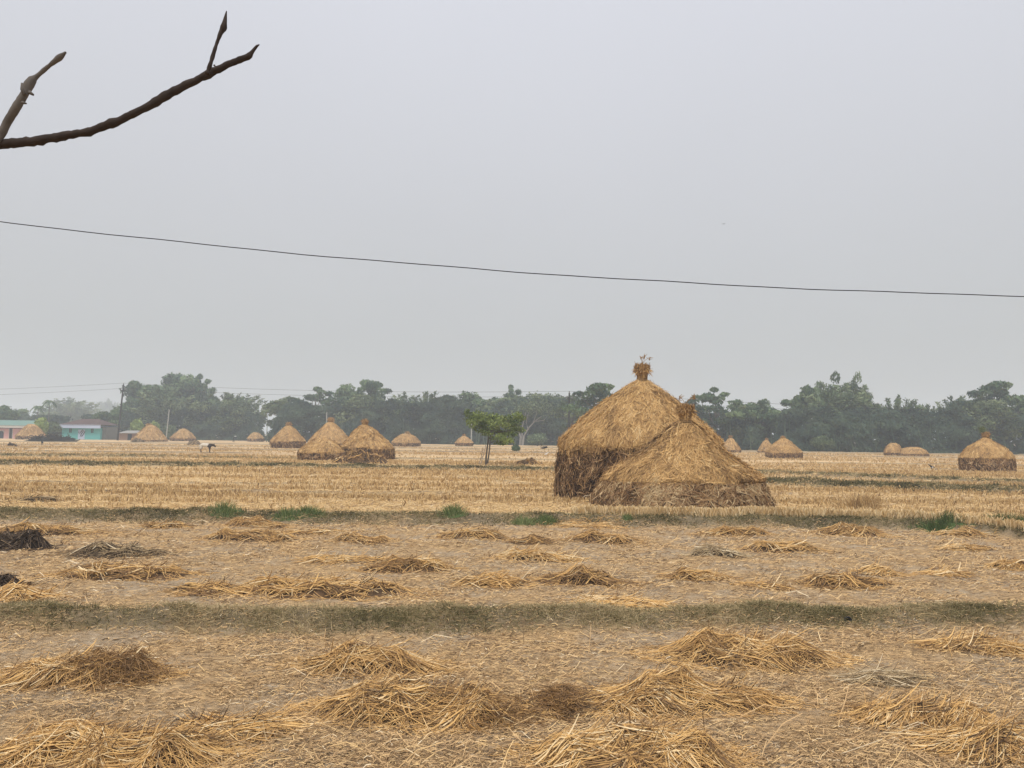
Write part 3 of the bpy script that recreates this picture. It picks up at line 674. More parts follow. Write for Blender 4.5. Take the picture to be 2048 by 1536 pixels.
# ------------------------------------------------------------------ chaff strewn over the ground
def litter():
    r = np.random.default_rng(5); mb = MB()
    N = 300000
    y = 4.0*(27/4.0)**(r.random(N)**1.08)
    x = (r.random(N)-.5)*2*(.72*y+.9)
    b2 = np.interp(x, *B2); keep = (r.random(N) < (.30+.95*sstep(.34, .66, fbm(x*.9, y*1.1, 0, 71, 3))))
    _, g = bund(x, y); keep &= r.random(N) > g*.5
    x, y = x[keep], y[keep]; N = len(x)
    far = np.clip(y/9, .75, 3)
    ln = r.uniform(.018, .09, N)*far**.6; big = r.random(N) < .022; ln = np.where(big, r.uniform(.12, .38, N), ln)
    phi = r.normal(0, .75, N); K = 3; u = np.linspace(-.5, .5, K); be = r.normal(0, .55, N)*(~big)+.1
    px_ = x[:, None]+np.cos(phi)[:, None]*u*ln[:, None]-np.sin(phi)[:, None]*be[:, None]*(u**2)*ln[:, None]
    py_ = y[:, None]+np.sin(phi)[:, None]*u*ln[:, None]+np.cos(phi)[:, None]*be[:, None]*(u**2)*ln[:, None]
    z = gz0(x, y)[:, None]+.005+r.random(N)[:, None]*.012+(np.array([0, .35, 0])[None]*ln[:, None])*(r.random(N) < .5)[:, None]*.5+((r.random(N) < .12)*r.random(N)*ln*.7)[:, None]*np.array([0, .5, 1])[None]
    V, F = ribbons(np.stack([px_, py_, z], -1), (.004+.005*r.random(N)[:, None])*far[:, None]**.7, nrm(np.array([0, -.35, 1.])+r.normal(0, .4, (N, 3))))
    t = np.clip(r.normal(.47, .22, N)+big*.12, 0, 1)
    mb.add(V, F, rep(t, 2*K))
    link('straw_litter', mb.mesh('straw_litter', M['litter']), label='fine broken straw strewn over the bare paddy soil', cat='straw litter', kind='stuff')
litter()

# ------------------------------------------------------------------ stubble
def stubble():
    r = np.random.default_rng(6); mb = MB()
    N = 150000
    y = 19.5*(120/19.5)**(r.random(N)**.95)
    x = (r.random(N)-.5)*2*(.74*y+1.5)
    rs = .24+.004*y; row = np.round(y/rs+.15*(vn(x*.2, y*.2, 0, 3)-.5)); y = row*rs+r.normal(0, .03, N)*(1+y*.02)
    b2 = np.interp(x, *B2); keep = y > b2+.42
    # photo column of each tuft, for the fields that were left standing
    band = fbm(x*.035+3, row*.42, 0, 83, 2); dens = (.10+.85*sstep(.50, .60, band))*(1-.45*sstep(30, 70, y))
    gold = (x > 1.9)*(1-sstep(1.1, 2.2, y-b2))                        # strip of fresh stubble round the front haystack
    dens = np.maximum(dens, gold*1.4)
    flat_ = (x < 1.6)*(1-sstep(2.0, 3.2, y-b2)); dens = dens*(1-.9*flat_)
    _, g = bund(x, y); dens = dens*(1-.9*(g > .45))
    keep &= r.random(N) < dens
    x, y, gold = x[keep], y[keep], gold[keep]
    ne = 5200; xe = r.uniform(1.6, 13, ne); ye = np.interp(xe, *B2)+.14+np.round(r.random(ne)*2)*.15+r.normal(0, .03, ne); ke = r.random(ne) < .45+.5*vn(xe*1.1, ye, 0, 8)
    x, y, gold = np.r_[x, xe[ke]], np.r_[y, ye[ke]], np.r_[gold, np.ones(ke.sum())]; N = len(x); nb = 3
    x = rep(x, nb)+r.normal(0, .03, N*nb)*(1+.01*rep(y, nb)); y = rep(y, nb)+r.normal(0, .025, N*nb); gold = rep(gold, nb); N *= nb
    h = r.uniform(.06, .19, N)*(.85+.35*gold); ln = r.normal(0, .32, (N, 2))
    z = gz0(x, y)
    P = np.stack([np.stack([x, y, z-.02], -1), np.stack([x+ln[:, 0]*h, y+ln[:, 1]*h, z+h], -1)], 1)
    V, F = ribbons(P, (.010+.00055*y)[:, None]*r.uniform(.6, 1.3, N)[:, None]*np.array([1, .8])[None], nrm(np.stack([r.normal(0, .5, N), -np.ones(N), 0*x], -1)))
    t = np.clip(r.normal(.55, .2, N)+gold*.3, 0, 1)
    mb.add(V, F, rep(t, 4))
    # fallen straw between the rows
    N = 80000; y = 19.8*(60/19.8)**(r.random(N)**1.25); x = (r.random(N)-.5)*2*(.74*y+1.5); k = y > np.interp(x, *B2)+.4; x, y = x[k], y[k]; N = len(x)
    ln = r.uniform(.08, .3, N); ph = r.normal(0, .9, N); be = r.normal(0, .5, N); u = np.linspace(-.5, .5, 3)
    bx = x[:, None]+np.cos(ph)[:, None]*u*ln[:, None]; by = y[:, None]+np.sin(ph)[:, None]*u*ln[:, None]
    z = gz0(x, y)[:, None]+.01+.03*r.random(N)[:, None]+np.array([0, .2, 0])[None]*ln[:, None]*r.random(N)[:, None]
    V, F = ribbons(np.stack([bx, by, z], -1), np.full((N, 1), .013)*(y/24)[:, None]**.8, nrm(np.array([0, -.7, .7])+r.normal(0, .3, (N, 3))))
    mb.add(V, F, rep(np.clip(r.normal(.6, .2, N), 0, 1), 6))
    link('stubble', mb.mesh('stubble', M['stub']), label='golden cut rice stubble standing in rows on the far paddies', cat='stubble', kind='stuff')
stubble()

# ------------------------------------------------------------------ grass on the bunds
def bund_grass(idx, n, x0, x1, hgt, wid, label, mat='grass', spread=1.0, tone=.45, seed=0):
    r = np.random.default_rng(200+seed+idx); pl, hh, ww, rng, gr = BUNDS[idx]
    x = r.uniform(x0, x1, n); y = np.interp(x, *pl)+r.normal(-.15, .62, n)*ww*spread
    k = r.random(n) < (.18+1.2*sstep(.3, .66, fbm(x*1.1, y*1.4, 0, 91+idx, 3))); x, y = x[k], y[k]; n = len(x)
    h = hgt*(.35+.9*r.random(n)**1.5); ph = r.uniform(0, 6.28, n); le = np.abs(r.normal(.95, .6, n))
    z = gz0(x, y); K = 4; t = np.linspace(0, 1, K)
    X = x[:, None]+np.cos(ph)[:, None]*(le*h)[:, None]*t**1.7; Y = y[:, None]+np.sin(ph)[:, None]*(le*h)[:, None]*t**1.7
    Z = z[:, None]-.01+h[:, None]*(t-.35*np.clip(le, 0, 1.4)[:, None]*t**2)
    V, F = ribbons(np.stack([X, Y, Z], -1), wid*(.6+.8*r.random(n))[:, None]*np.array([1, .9, .65, .25])[None], nrm(np.stack([r.normal(0, .5, n), -np.ones(n), .3+0*x], -1)))
    cl = fbm(x*1.2, y*.8, 0, 97+idx, 3)-.5
    tt = np.clip(tone+cl*.8+r.normal(0, .2, n), 0, 1)
    mb = MB(); mb.add(V, F, rep(tt, 2*K))
    link('grass', mb.mesh('grass', M[mat]), label=label, cat='grass', kind='stuff')
bund_grass(0, 62000, -9.5, 9.5, .10, .0055, 'short dry green grass matted over the near bund', tone=.56)
bund_grass(1, 36000, -16, 16, .10, .010, 'short dark grass along the bund below the large haystacks', tone=.36)
bund_grass(2, 16000, 8, 34, .24, .022, 'dark grass on the bank right of the large haystacks', tone=.24)
bund_grass(3, 11000, 12, 40, .2, .025, 'green grass on the bund before the domed haystack', tone=.45, mat='grass')
bund_grass(4, 16000, -36, 3, .2, .028, 'green grass on the bund before the clustered haystacks', tone=.36)
bund_grass(5, 8000, -55, -16, .2, .04, 'pale green grass on the bund before the houses', tone=.55)

def grass_tuft(px, py, wpx, hpx, label, n=260, mat='green', seed=0, tone=.5, cat='grass tuft', group='green grass tufts along the bund below the haystacks', name='grass_tuft', dep=.35):
    r = np.random.default_rng(300+seed); p = at(px, py); s = p[1]/FPX; w_ = wpx*s/2; h0 = hpx*s
    a = r.normal(0, .5, n)*w_; b = r.normal(0, .5, n)*w_*dep; h = h0*(.4+.65*r.random(n))*np.exp(-(a/w_)**2*.7); le = r.normal(0, .35, n)+a/w_*.35
    K = 4; t = np.linspace(0, 1, K)
    z = gz0(a+p[0], b+p[1])-p[2]-.01
    P = np.stack([a[:, None]+(le*h)[:, None]*t**1.8, b[:, None]+(r.normal(0, .25, n)*h)[:, None]*t**1.8, z[:, None]+h[:, None]*(t-.2*np.abs(le)[:, None]*t**2)], -1)
    V, F = ribbons(P, np.full((n, 1), .011*p[1]/20)*np.array([1, .9, .7, .2])[None], nrm(np.stack([r.normal(0, .4, n), -np.ones(n), 0*a], -1)))
    mb = MB(); mb.add(V, F, rep(np.clip(r.normal(tone, .2, n), 0, 1), 2*K))
    q = np.linspace(-1, 1, 13); U, Vq = np.meshgrid(q*w_*1.6, q*w_*dep*2.2); rz = gz0(U+p[0], Vq+p[1])-p[2]-.03+.05*np.clip(1-(U/w_/1.6)**2-(Vq/w_/dep/2.2)**2, 0, 1); k = np.arange(12)[:, None]*13+np.arange(12)[None]
    mb.add(np.stack([U, Vq, rz], -1), np.stack([k, k+1, k+14, k+13], -1).reshape(-1, 4), .1)
    link(name, mb.mesh(name, M[mat]), None, tuple(p), label, cat, group)
grass_tuft(450, 1026, 66, 26, 'bright green grass tuft, leftmost on the far edge of the bund', seed=1)
grass_tuft(575, 1029, 60, 22, 'bright green grass tuft, second from the left on the bund', seed=2)
grass_tuft(622, 1029, 56, 22, 'bright green grass tuft close beside another, left of the bund middle', seed=3)
grass_tuft(905, 1030, 52, 26, 'bright green grass tuft alone on the middle of the bund', seed=4)
grass_tuft(1050, 1036, 56, 18, 'low pale green grass tuft just left of the golden stubble strip', seed=5, tone=.7)
grass_tuft(1092, 1034, 44, 18, 'small green grass tuft at the foot of the large haystacks', seed=6)
grass_tuft(1255, 1040, 22, 14, 'tiny green grass tuft in the golden stubble under the front haystack', seed=7, n=80)
grass_tuft(1725, 1022, 90, 42, 'tall golden grass clump in the stubble right of the haystacks', n=420, mat='stub', seed=8, tone=.45, group=None)
grass_tuft(1885, 1052, 110, 30, 'dark green weed clump on the bund near its right corner', n=420, seed=9, tone=.15, group=None, name='weed_clump', cat='weeds')
grass_tuft(2020, 1050, 120, 30, 'dark green weed clump at the right edge of the bund', n=420, seed=10, tone=.15, group=None, name='weed_clump', cat='weeds')
grass_tuft(55, 1215, 120, 18, 'olive green grass clump at the left end of the near bund', n=420, seed=11, tone=.2, group=None, name='weed_clump', cat='weeds', mat='grass')

def dry_stalk(px, py, top, label, seed):
    r = np.random.default_rng(seed); p = at(px, py); s = p[1]/FPX; h = (py-top)*s; mb = MB()
    P = np.array([(0, 0, -.02), (.004, 0, h*.3), (-.004, .01, h*.6), (.012, .0, h*.85), (.008, .01, h)]); mb.tube(P, [.004, .0035, .003, .003, .0015], 5)
    for k in range(7):
        z = h*r.uniform(.3, .95); mb.tube([(0, 0, z), (r.normal(0, .04), r.normal(0, .04), z+r.uniform(.0, .05))], [.002, .001], 4)
    link('dry_stalk', mb.mesh('dry_stalk', M['old']), None, tuple(p), label, 'dry stalk', 'thin dry weed stalks standing on the nearest paddy')
dry_stalk(1046, 1286, 1235, 'thin dry weed stalk standing right below the near bund, centre', 1)
dry_stalk(1826, 1310, 1215, 'thin dry weed stalk standing left of the heap with pale broken stalks', 2)

# ------------------------------------------------------------------ trees
def leaf_quads(C, nv, size, r, asp=1.6):
    N = len(C); a = nrm(np.cross(nv, r.normal(0, 1, (N, 3)))); b = nrm(np.cross(nv, a)); s = size*(.55+.9*r.random(N))[:, None]
    V = np.stack([C-a*s*asp*.5, C+b*s*.42, C+a*s*asp*.5+nv*s*.15, C-b*s*.42], 1).reshape(-1, 3)
    F = np.arange(N*4).reshape(-1, 4)
    return V, F
def limb(mb, p0, p1, r0, r1, r, sag=.08, k=5, T=.5):
    p0, p1 = np.array(p0, float), np.array(p1, float); t = np.linspace(0, 1, 5)[:, None]
    P = p0*(1-t)+p1*t; P[1:-1] += r.normal(0, sag*np.linalg.norm(p1-p0)*.5, (3, 3)); P[1:-1, 2] += np.linalg.norm(p1-p0)*sag*.5
    mb.tube(P, np.linspace(r0, r1, 5), k, T)
def crown_template(kind, seed):
    """unit tree: 1 high, 1 wide"""
    r = np.random.default_rng(900+seed); tr = MB(); cr = MB()
    if kind == 'bamboo':
        P, T = [], []
        for k in range(46):
            a = r.uniform(0, 6.28); sp = r.uniform(.05, .5); hh = r.uniform(.62, 1.0)*(1-.25*sp); b0 = np.array([np.cos(a), np.sin(a), 0])*r.uniform(0, .14)
            t = np.linspace(0, 1, 7)[:, None]; path = b0*(1-t)+np.concatenate([np.cos(a)*sp*t**2.2, np.sin(a)*sp*t**2.2, hh*(t-.10*sp*2*t**3)/(1-.10*sp*2)], 1)
            tr.tube(path, np.linspace(.006, .0015, 7), 4)
            m = 165; u = r.uniform(.16, 1, m)**.8; c = np.stack([np.interp(u, t[:, 0], path[:, q]) for q in range(3)], -1)
            c += r.normal(0, 1, (m, 3))*np.array([.055, .055, .035])*(.35+.8*(1-u))[:, None]; P.append(c); T.append(np.full(m, r.normal(.5, .22))+r.normal(0, .14, m)+.12*(u-.5))
        P, T = np.concatenate(P), np.concatenate(T)
        nv = nrm(r.normal(0, 1, (len(P), 3))+np.array([0, 0, .4])); V, F = leaf_quads(P, nv, .024, r, 2.6); cr.add(V, F, rep(np.clip(T, 0, 1), 4))
    else:
        nc, leaves, flatten, rad = {'broad': (34, 6600, .62, (.08, .16)), 'dense': (44, 9000, .85, (.10, .17)), 'layered': (26, 4200, .40, (.08, .15)), 'wispy': (26, 3600, .8, (.06, .12))}[kind]
        cs = []
        while len(cs) < nc:
            q = r.uniform(-1, 1, 3)
            if kind == 'dense': ok = np.sum(q**2) < 1 and np.sum(q**2) > .12; c = np.array([q[0]*.40, q[1]*.40, .50+q[2]*.42])
            elif kind == 'broad': ok = np.sum(q**2) < 1 and (np.sum(q**2) > .2); c = np.array([q[0]*.42, q[1]*.42, .58+q[2]*.33])
            elif kind == 'layered': ok = np.sum(q**2) < 1; c = np.array([q[0]*.42, q[1]*.42, .62+q[2]*.34]); c[:2] *= 1.1-.5*max(0, (c[2]-.75)*3)
            else: ok = np.sum(q**2) < 1; c = np.array([q[0]*.42*(1-.35*max(q[2], 0)), q[1]*.4, .58+q[2]*.36])
            if ok: cs.append(c)
        cs = np.array(cs); rs = r.uniform(*rad, nc)
        tb = np.array([.0, .0, .30 if kind != 'dense' else .2])
        tr.tube([(0, 0, -.02), (.008, .005, .12), (-.006, .01, .22), (0, 0, .34), (.01, 0, .55), (.0, .02, .8)], [.030, .024, .021, .018, .012, .004], 8)
        for c, q in zip(cs, rs):
            if r.random() < .75: limb(tr, (0, 0, min(.28+.3*r.random(), c[2]*.75)), c, .010, .003, r)
        w_ = rs**2; cnt = (leaves*w_/w_.sum()).astype(int); P, T, Nn = [], [], []
        for c, q, m in zip(cs, rs, cnt):
            d = nrm(r.normal(0, 1, (m, 3))+np.array([0, 0, .35])); rr = q*(.55+.5*r.random(m)**.6)*(.75+.6*vn(d[:, 0]*2.2+c[0]*9, d[:, 1]*2.2+c[1]*9, d[:, 2]*2.2, seed))
            P.append(c+d*rr[:, None]*np.array([1, 1, flatten])); Nn.append(nrm(d+r.normal(0, .6, (m, 3)))); T.append(r.normal(.52, .27)+r.normal(0, .14, m))
        P, T, Nn = np.concatenate(P), np.concatenate(T), np.concatenate(Nn)
        V, F = leaf_quads(P, Nn, {'broad': .034, 'dense': .030, 'layered': .032, 'wispy': .030}[kind], r); cr.add(V, F, rep(np.clip(T, 0, 1), 4))
    return cr, tr
TEMPL = {}
def template(kind, var, mat):
    k = (kind, var, mat)
    if k not in TEMPL:
        cr, tr = crown_template(kind, var+{'broad': 0, 'dense': 20, 'layered': 40, 'wispy': 60, 'bamboo': 80}[kind])
        TEMPL[k] = (cr.mesh('crown', M[mat]), tr.mesh('trunk', M['bark']))
    return TEMPL[k]
def tree(px, top, wpx, Y, kind, var, mat, label, cat='tree', group='trees of the far tree line', name=None, rot=None, zb=None):
    p = onground(px, Y, 860); H = atY(px, top, Y)[2]-p[2]; W = wpx*1.22/FPX*Y*math.cos(math.atan((px-CX)/FPX))
    cm, tm = template(kind, var, mat)
    nm = name or {'bamboo': 'bamboo_clump', 'layered': 'spreading_tree', 'wispy': 'slender_tree', 'dense': 'dense_tree', 'broad': 'broad_tree'}[kind]
    o = empty(nm, tuple(p), label, cat, group); o.scale = (W, W, H); o.rotation_euler[2] = rot if rot is not None else (px*.37) % 6.28
    link('crown', cm, o)
    link('culms' if kind == 'bamboo' else 'trunk', tm, o)
    return o
TREES = [
 (2, 808, 62, 190, 'broad', 0, 'leaf_a', 'dark tree at the left edge rising over the pink house roof'),
 (40, 818, 70, 230, 'dense', 0, 'leaf_a', 'low dark tree crown just over the green roof'),
 (95, 822, 80, 300, 'broad', 1, 'leaf_b', 'greyish tree between the palms and the pale bamboo'),
 (135, 793, 112, 330, 'bamboo', 0, 'leaf_c', 'hazy rounded bamboo behind the teal house'),
 (172, 812, 70, 420, 'bamboo', 1, 'leaf_c', 'hazy low bamboo right of the rounded bamboo'),
 (205, 789, 40, 700, 'wispy', 0, 'leaf_c', 'palest most distant tree, left of the utility pole'),
 (222, 798, 34, 640, 'bamboo', 2, 'leaf_c', 'pale distant bamboo behind the utility pole'),
 (214, 814, 62, 185, 'dense', 1, 'leaf_a', 'dark bushy tree at the right corner of the teal house'),
 (262, 800, 70, 215, 'bamboo', 0, 'leaf_c', 'olive bamboo right behind the utility pole'),
 (292, 752, 86, 210, 'broad', 2, 'leaf_a', 'dark crown at the left shoulder of the tall left clump'),
 (345, 742, 128, 215, 'broad', 0, 'leaf_a', 'tallest tree of the left clump, wide dark crown'),
 (398, 743, 66, 212, 'layered', 0, 'leaf_a', 'tiered dark tree with sky gaps at the right top of the left clump'),
 (325, 772, 130, 198, 'bamboo', 1, 'leaf_c', 'big olive bamboo in front of the tall left clump'),
 (405, 800, 70, 200, 'dense', 2, 'leaf_b', 'rounded green tree low at the right of the left clump'),
 (475, 780, 112, 205, 'bamboo', 2, 'leaf_c', 'round feathery bamboo standing left of the gap'),
 (455, 800, 80, 199, 'dense', 0, 'leaf_b', 'dense green tree at the foot of the feathery bamboo'),
 (570, 786, 84, 185, 'broad', 3, 'leaf_b', 'brownish green tree just right of the gap'),
 (630, 769, 88, 188, 'layered', 0, 'leaf_a', 'thin crowned tree with pale sky gaps above the pointed haystack'),
 (690, 766, 92, 186, 'broad', 1, 'leaf_a', 'domed dark tree above the clustered haystacks'),
 (745, 758, 78, 184, 'layered', 2, 'leaf_a', 'highest crown above the clustered haystacks, flat topped'),
 (735, 785, 110, 178, 'dense', 1, 'leaf_b', 'dense brownish tree under the flat topped crown'),
 (805, 783, 84, 176, 'bamboo', 0, 'leaf_c', 'feathery bamboo right of the flat topped crown'),
 (856, 779, 80, 177, 'bamboo', 1, 'leaf_c', 'feathery bamboo with the tallest bare tips, middle of the tree line'),
 (890, 785, 70, 179, 'bamboo', 2, 'leaf_c', 'feathery bamboo left of the small-crowned tree'),
 (940, 782, 96, 182, 'dense', 2, 'leaf_a', 'rounded dark tree behind the small green tree'),
 (1019, 765, 56, 186, 'layered', 0, 'leaf_a', 'tree with a small crown poking above the middle tree line'),
 (1010, 784, 120, 182, 'broad', 2, 'leaf_b', 'wide grey green tree behind the pale bare-limbed tree'),
 (1085, 787, 110, 180, 'dense', 0, 'leaf_b', 'wide grey green tree ending at the tall haystack'),
 (1142, 792, 60, 150, 'layered', 1, 'leaf_b', 'thin tree beside the dark pole left of the tall haystack'),
 (1195, 764, 108, 128, 'layered', 2, 'leaf_a', 'dark nearer tree peeping over the left slope of the tall haystack'),
 (1258, 800, 90, 170, 'dense', 1, 'leaf_b', 'tree mostly hidden behind the tall haystack'),
 (1432, 770, 98, 140, 'layered', 0, 'leaf_a', 'spreading tree with many sky gaps right of the front haystack peak'),
 (1476, 806, 60, 142, 'dense', 2, 'leaf_b', 'rounded tree at the right foot of the spreading tree'),
 (1518, 791, 80, 142, 'broad', 3, 'leaf_a', 'lumpy dark tree with a small sky hole beside it'),
 (1572, 800, 64, 144, 'layered', 1, 'leaf_a', 'low dark tree left of the tallest right clump'),
 (1620, 766, 66, 137, 'broad', 0, 'leaf_a', 'dark left shoulder tree of the tallest right clump'),
 (1664, 736, 92, 140, 'wispy', 1, 'leaf_c', 'pale silvery tree forming the highest tip of the right clump'),
 (1714, 747, 66, 141, 'wispy', 2, 'leaf_c', 'second pale silvery tree beside the highest tip'),
 (1672, 764, 150, 134, 'bamboo', 1, 'leaf_c', 'huge bamboo filling the tallest right clump'),
 (1728, 776, 60, 138, 'broad', 1, 'leaf_b', 'brownish tree at the right shoulder of the huge bamboo'),
 (1790, 789, 104, 136, 'bamboo', 0, 'leaf_c', 'arching bamboo above the slumped haystacks'),
 (1845, 802, 80, 137, 'bamboo', 2, 'leaf_c', 'low arching bamboo right of the slumped haystacks'),
 (1917, 788, 104, 136, 'bamboo', 1, 'leaf_c', 'wide arching bamboo left of the domed haystack'),
 (1992, 760, 130, 134, 'layered', 2, 'leaf_a', 'large flat topped tree with sky gaps above the domed haystack'),
 (2060, 776, 110, 138, 'broad', 2, 'leaf_a', 'dark tree cut by the right edge of the photo'),
 (1975, 800, 120, 130, 'dense', 0, 'leaf_b', 'dense green tree right behind the domed haystack'),
]
for t in TREES:
    tree(*t)

def undergrowth():
    r = np.random.default_rng(77); mb = MB()
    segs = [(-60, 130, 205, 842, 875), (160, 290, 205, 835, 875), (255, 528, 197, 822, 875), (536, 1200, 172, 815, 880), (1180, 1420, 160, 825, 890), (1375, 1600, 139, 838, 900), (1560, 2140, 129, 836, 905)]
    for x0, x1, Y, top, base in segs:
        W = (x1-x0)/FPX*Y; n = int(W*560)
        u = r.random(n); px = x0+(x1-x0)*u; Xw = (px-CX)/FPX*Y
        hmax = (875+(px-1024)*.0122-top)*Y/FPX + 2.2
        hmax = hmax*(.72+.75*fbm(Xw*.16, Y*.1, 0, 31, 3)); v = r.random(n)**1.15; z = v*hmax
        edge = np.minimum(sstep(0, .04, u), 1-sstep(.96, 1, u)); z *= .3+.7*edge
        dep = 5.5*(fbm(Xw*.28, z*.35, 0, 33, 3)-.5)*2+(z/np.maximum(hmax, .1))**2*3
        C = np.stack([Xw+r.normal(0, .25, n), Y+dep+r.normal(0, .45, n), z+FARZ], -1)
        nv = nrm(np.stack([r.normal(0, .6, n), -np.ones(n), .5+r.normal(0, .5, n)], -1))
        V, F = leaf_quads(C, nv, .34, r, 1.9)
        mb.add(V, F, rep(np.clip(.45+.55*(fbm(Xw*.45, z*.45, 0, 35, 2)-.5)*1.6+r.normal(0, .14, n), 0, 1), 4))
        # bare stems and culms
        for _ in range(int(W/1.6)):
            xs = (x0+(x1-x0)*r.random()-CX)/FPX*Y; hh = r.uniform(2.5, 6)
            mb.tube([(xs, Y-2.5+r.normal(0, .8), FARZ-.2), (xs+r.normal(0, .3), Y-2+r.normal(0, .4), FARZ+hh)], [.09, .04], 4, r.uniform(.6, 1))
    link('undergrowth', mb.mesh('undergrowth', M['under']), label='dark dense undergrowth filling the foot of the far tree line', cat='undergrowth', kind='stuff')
undergrowth()

# pale bare-limbed tree before the middle wood
def bare_limbed():
    r = np.random.default_rng(4); Y = 168.; p = onground(1043, Y, 880); s = Y/FPX; mb = MB()
    P = lambda x, y: ((x-1043)*s, r.normal(0, .4), (884-y)*s)
    for pts, rr in (([(1040, 886), (1041, 868), (1036, 850), (1032, 835)], (.22, .10)), ([(1045, 886), (1048, 865), (1058, 848), (1070, 835), (1082, 826)], (.24, .09)), ([(1043, 886), (1044, 862), (1045, 845), (1050, 822), (1052, 812)], (.2, .06)),
                    ([(1055, 850), (1052, 838), (1056, 820), (1062, 808)], (.12, .05)), ([(1066, 838), (1072, 822), (1073, 812)], (.10, .04)), ([(1034, 843), (1026, 828), (1020, 820)], (.10, .04)), ([(1070, 836), (1086, 834), (1094, 826)], (.09, .04))):
        q = [P(*a) for a in pts]; mb.tube(q, np.linspace(rr[0], rr[1], len(q)), 6)
    o = empty('bare_limbed_tree', tuple(p), 'pale grey tree with bare forking limbs, right of the small green tree', 'tree', None)
    link('trunk', mb.mesh('trunk', M['palebark']), o)
    mb = MB(); n = 1700; cx = r.normal(1066, 24, n); cy = r.normal(806, 9, n)+np.abs(cx-1066)*.2
    C = np.stack([(cx-1043)*s, r.normal(0, 2, n), (884-cy)*s], -1); V, F = leaf_quads(C, nrm(r.normal(0, 1, (n, 3))+np.array([0, 0, .5])), .32, r)
    mb.add(V, F, rep(r.random(n), 4)); link('crown', mb.mesh('crown', M['leaf_b']), o)
bare_limbed()

# small green tree with twin stems in the open field
def small_tree():
    r = np.random.default_rng(9); p = at(972, 930); s = p[1]/FPX; o = empty('small_tree', tuple(p), 'small fresh green umbrella-shaped tree with twin stems in the open stubble', 'tree')
    Q = lambda x, y, dy=0.: np.array([(x-972)*s, dy, (930-y)*s])
    mb = MB()
    mb.tube([Q(972, 933), Q(972, 915), Q(974, 895), Q(976, 878), Q(977, 862), Q(972, 848)], [.075, .062, .055, .05, .045, .02], 7)
    mb.tube([Q(974, 933, .1), Q(977, 912, .1), Q(979, 892, .12), Q(980, 876, .1), Q(981, 862, .1), Q(990, 846, .1)], [.06, .05, .045, .04, .035, .015], 7)
    ends = [(936, 842), (950, 838), (1000, 838), (1022, 838), (1036, 832), (1040, 854), (1015, 876), (955, 858), (1030, 858), (990, 836)]
    for e in ends: limb(mb, Q(977, 872-6*r.random()), Q(*e, r.normal(0, .5)), .028, .008, r)
    limb(mb, Q(979, 886), Q(1018, 884, -.3), .02, .006, r)
    link('trunk', mb.mesh('trunk', M['bark']), o)
    cl = [(940, 836, 14, 8), (944, 848, 12, 7), (956, 834, 14, 8), (972, 836, 14, 8), (988, 836, 15, 7), (1004, 842, 15, 8), (1020, 838, 15, 7), (1034, 832, 12, 7), (1028, 858, 13, 5), (1044, 836, 7, 4),
          (1040, 860, 10, 4), (1002, 874, 14, 6), (1016, 880, 13, 6), (1000, 886, 13, 4), (966, 846, 16, 7), (986, 850, 15, 8), (960, 862, 9, 4), (970, 858, 10, 4), (933, 826, 7, 5), (968, 866, 9, 4), (1012, 852, 12, 5), (978, 868, 8, 4), (992, 862, 12, 6), (1008, 866, 12, 5), (962, 852, 14, 6), (1024, 868, 11, 5), (986, 878, 9, 4), (950, 856, 10, 5), (1030, 846, 12, 6)]
    P, T = [], []
    for x, y, a, b in cl:
        m = int(a*b*2.0); q = nrm(r.normal(0, 1, (m, 3)))*(r.random((m, 1))**.5); P.append(Q(x, y, r.normal(0, .55))+q*np.array([a*s*1.05, a*s*1.2, b*s*1.55])); T.append(np.full(m, r.normal(.5, .12))+r.normal(0, .17, m))
    P, T = np.concatenate(P), np.concatenate(T); V, F = leaf_quads(P, nrm(r.normal(0, 1, (len(P), 3))+np.array([0, -.2, .7])), .095, r, 2.0)
    mb = MB(); mb.add(V, F, rep(np.clip(T, 0, 1), 4)); link('crown', mb.mesh('crown', M['leaf_d']), o)
    for i, (a, b, lab) in enumerate((((966, 895), (957, 920), 'upper short grey stick leaning on the small green tree'), ((971, 890), (961, 934), 'long grey stick propped from the ground against the small green tree'))):
        mb = MB(); A, B_ = Q(*a, -.12), Q(*b, -.5); B_[2] = gz1(B_[0]+p[0], B_[1]+p[1])-p[2]-.03 if i else B_[2]
        if not i: B_[2] = gz1(B_[0]+p[0], B_[1]+.9+p[1])-p[2]-.02; B_[1] += .9
        mb.tube([A, (A+B_)/2+np.array([.03, 0, 0]), B_], [.02, .022, .025], 5); link('prop_stick', mb.mesh('prop_stick', M['palebark']), None, tuple(p), lab, 'stick', 'sticks leaning on the small tree')
small_tree()

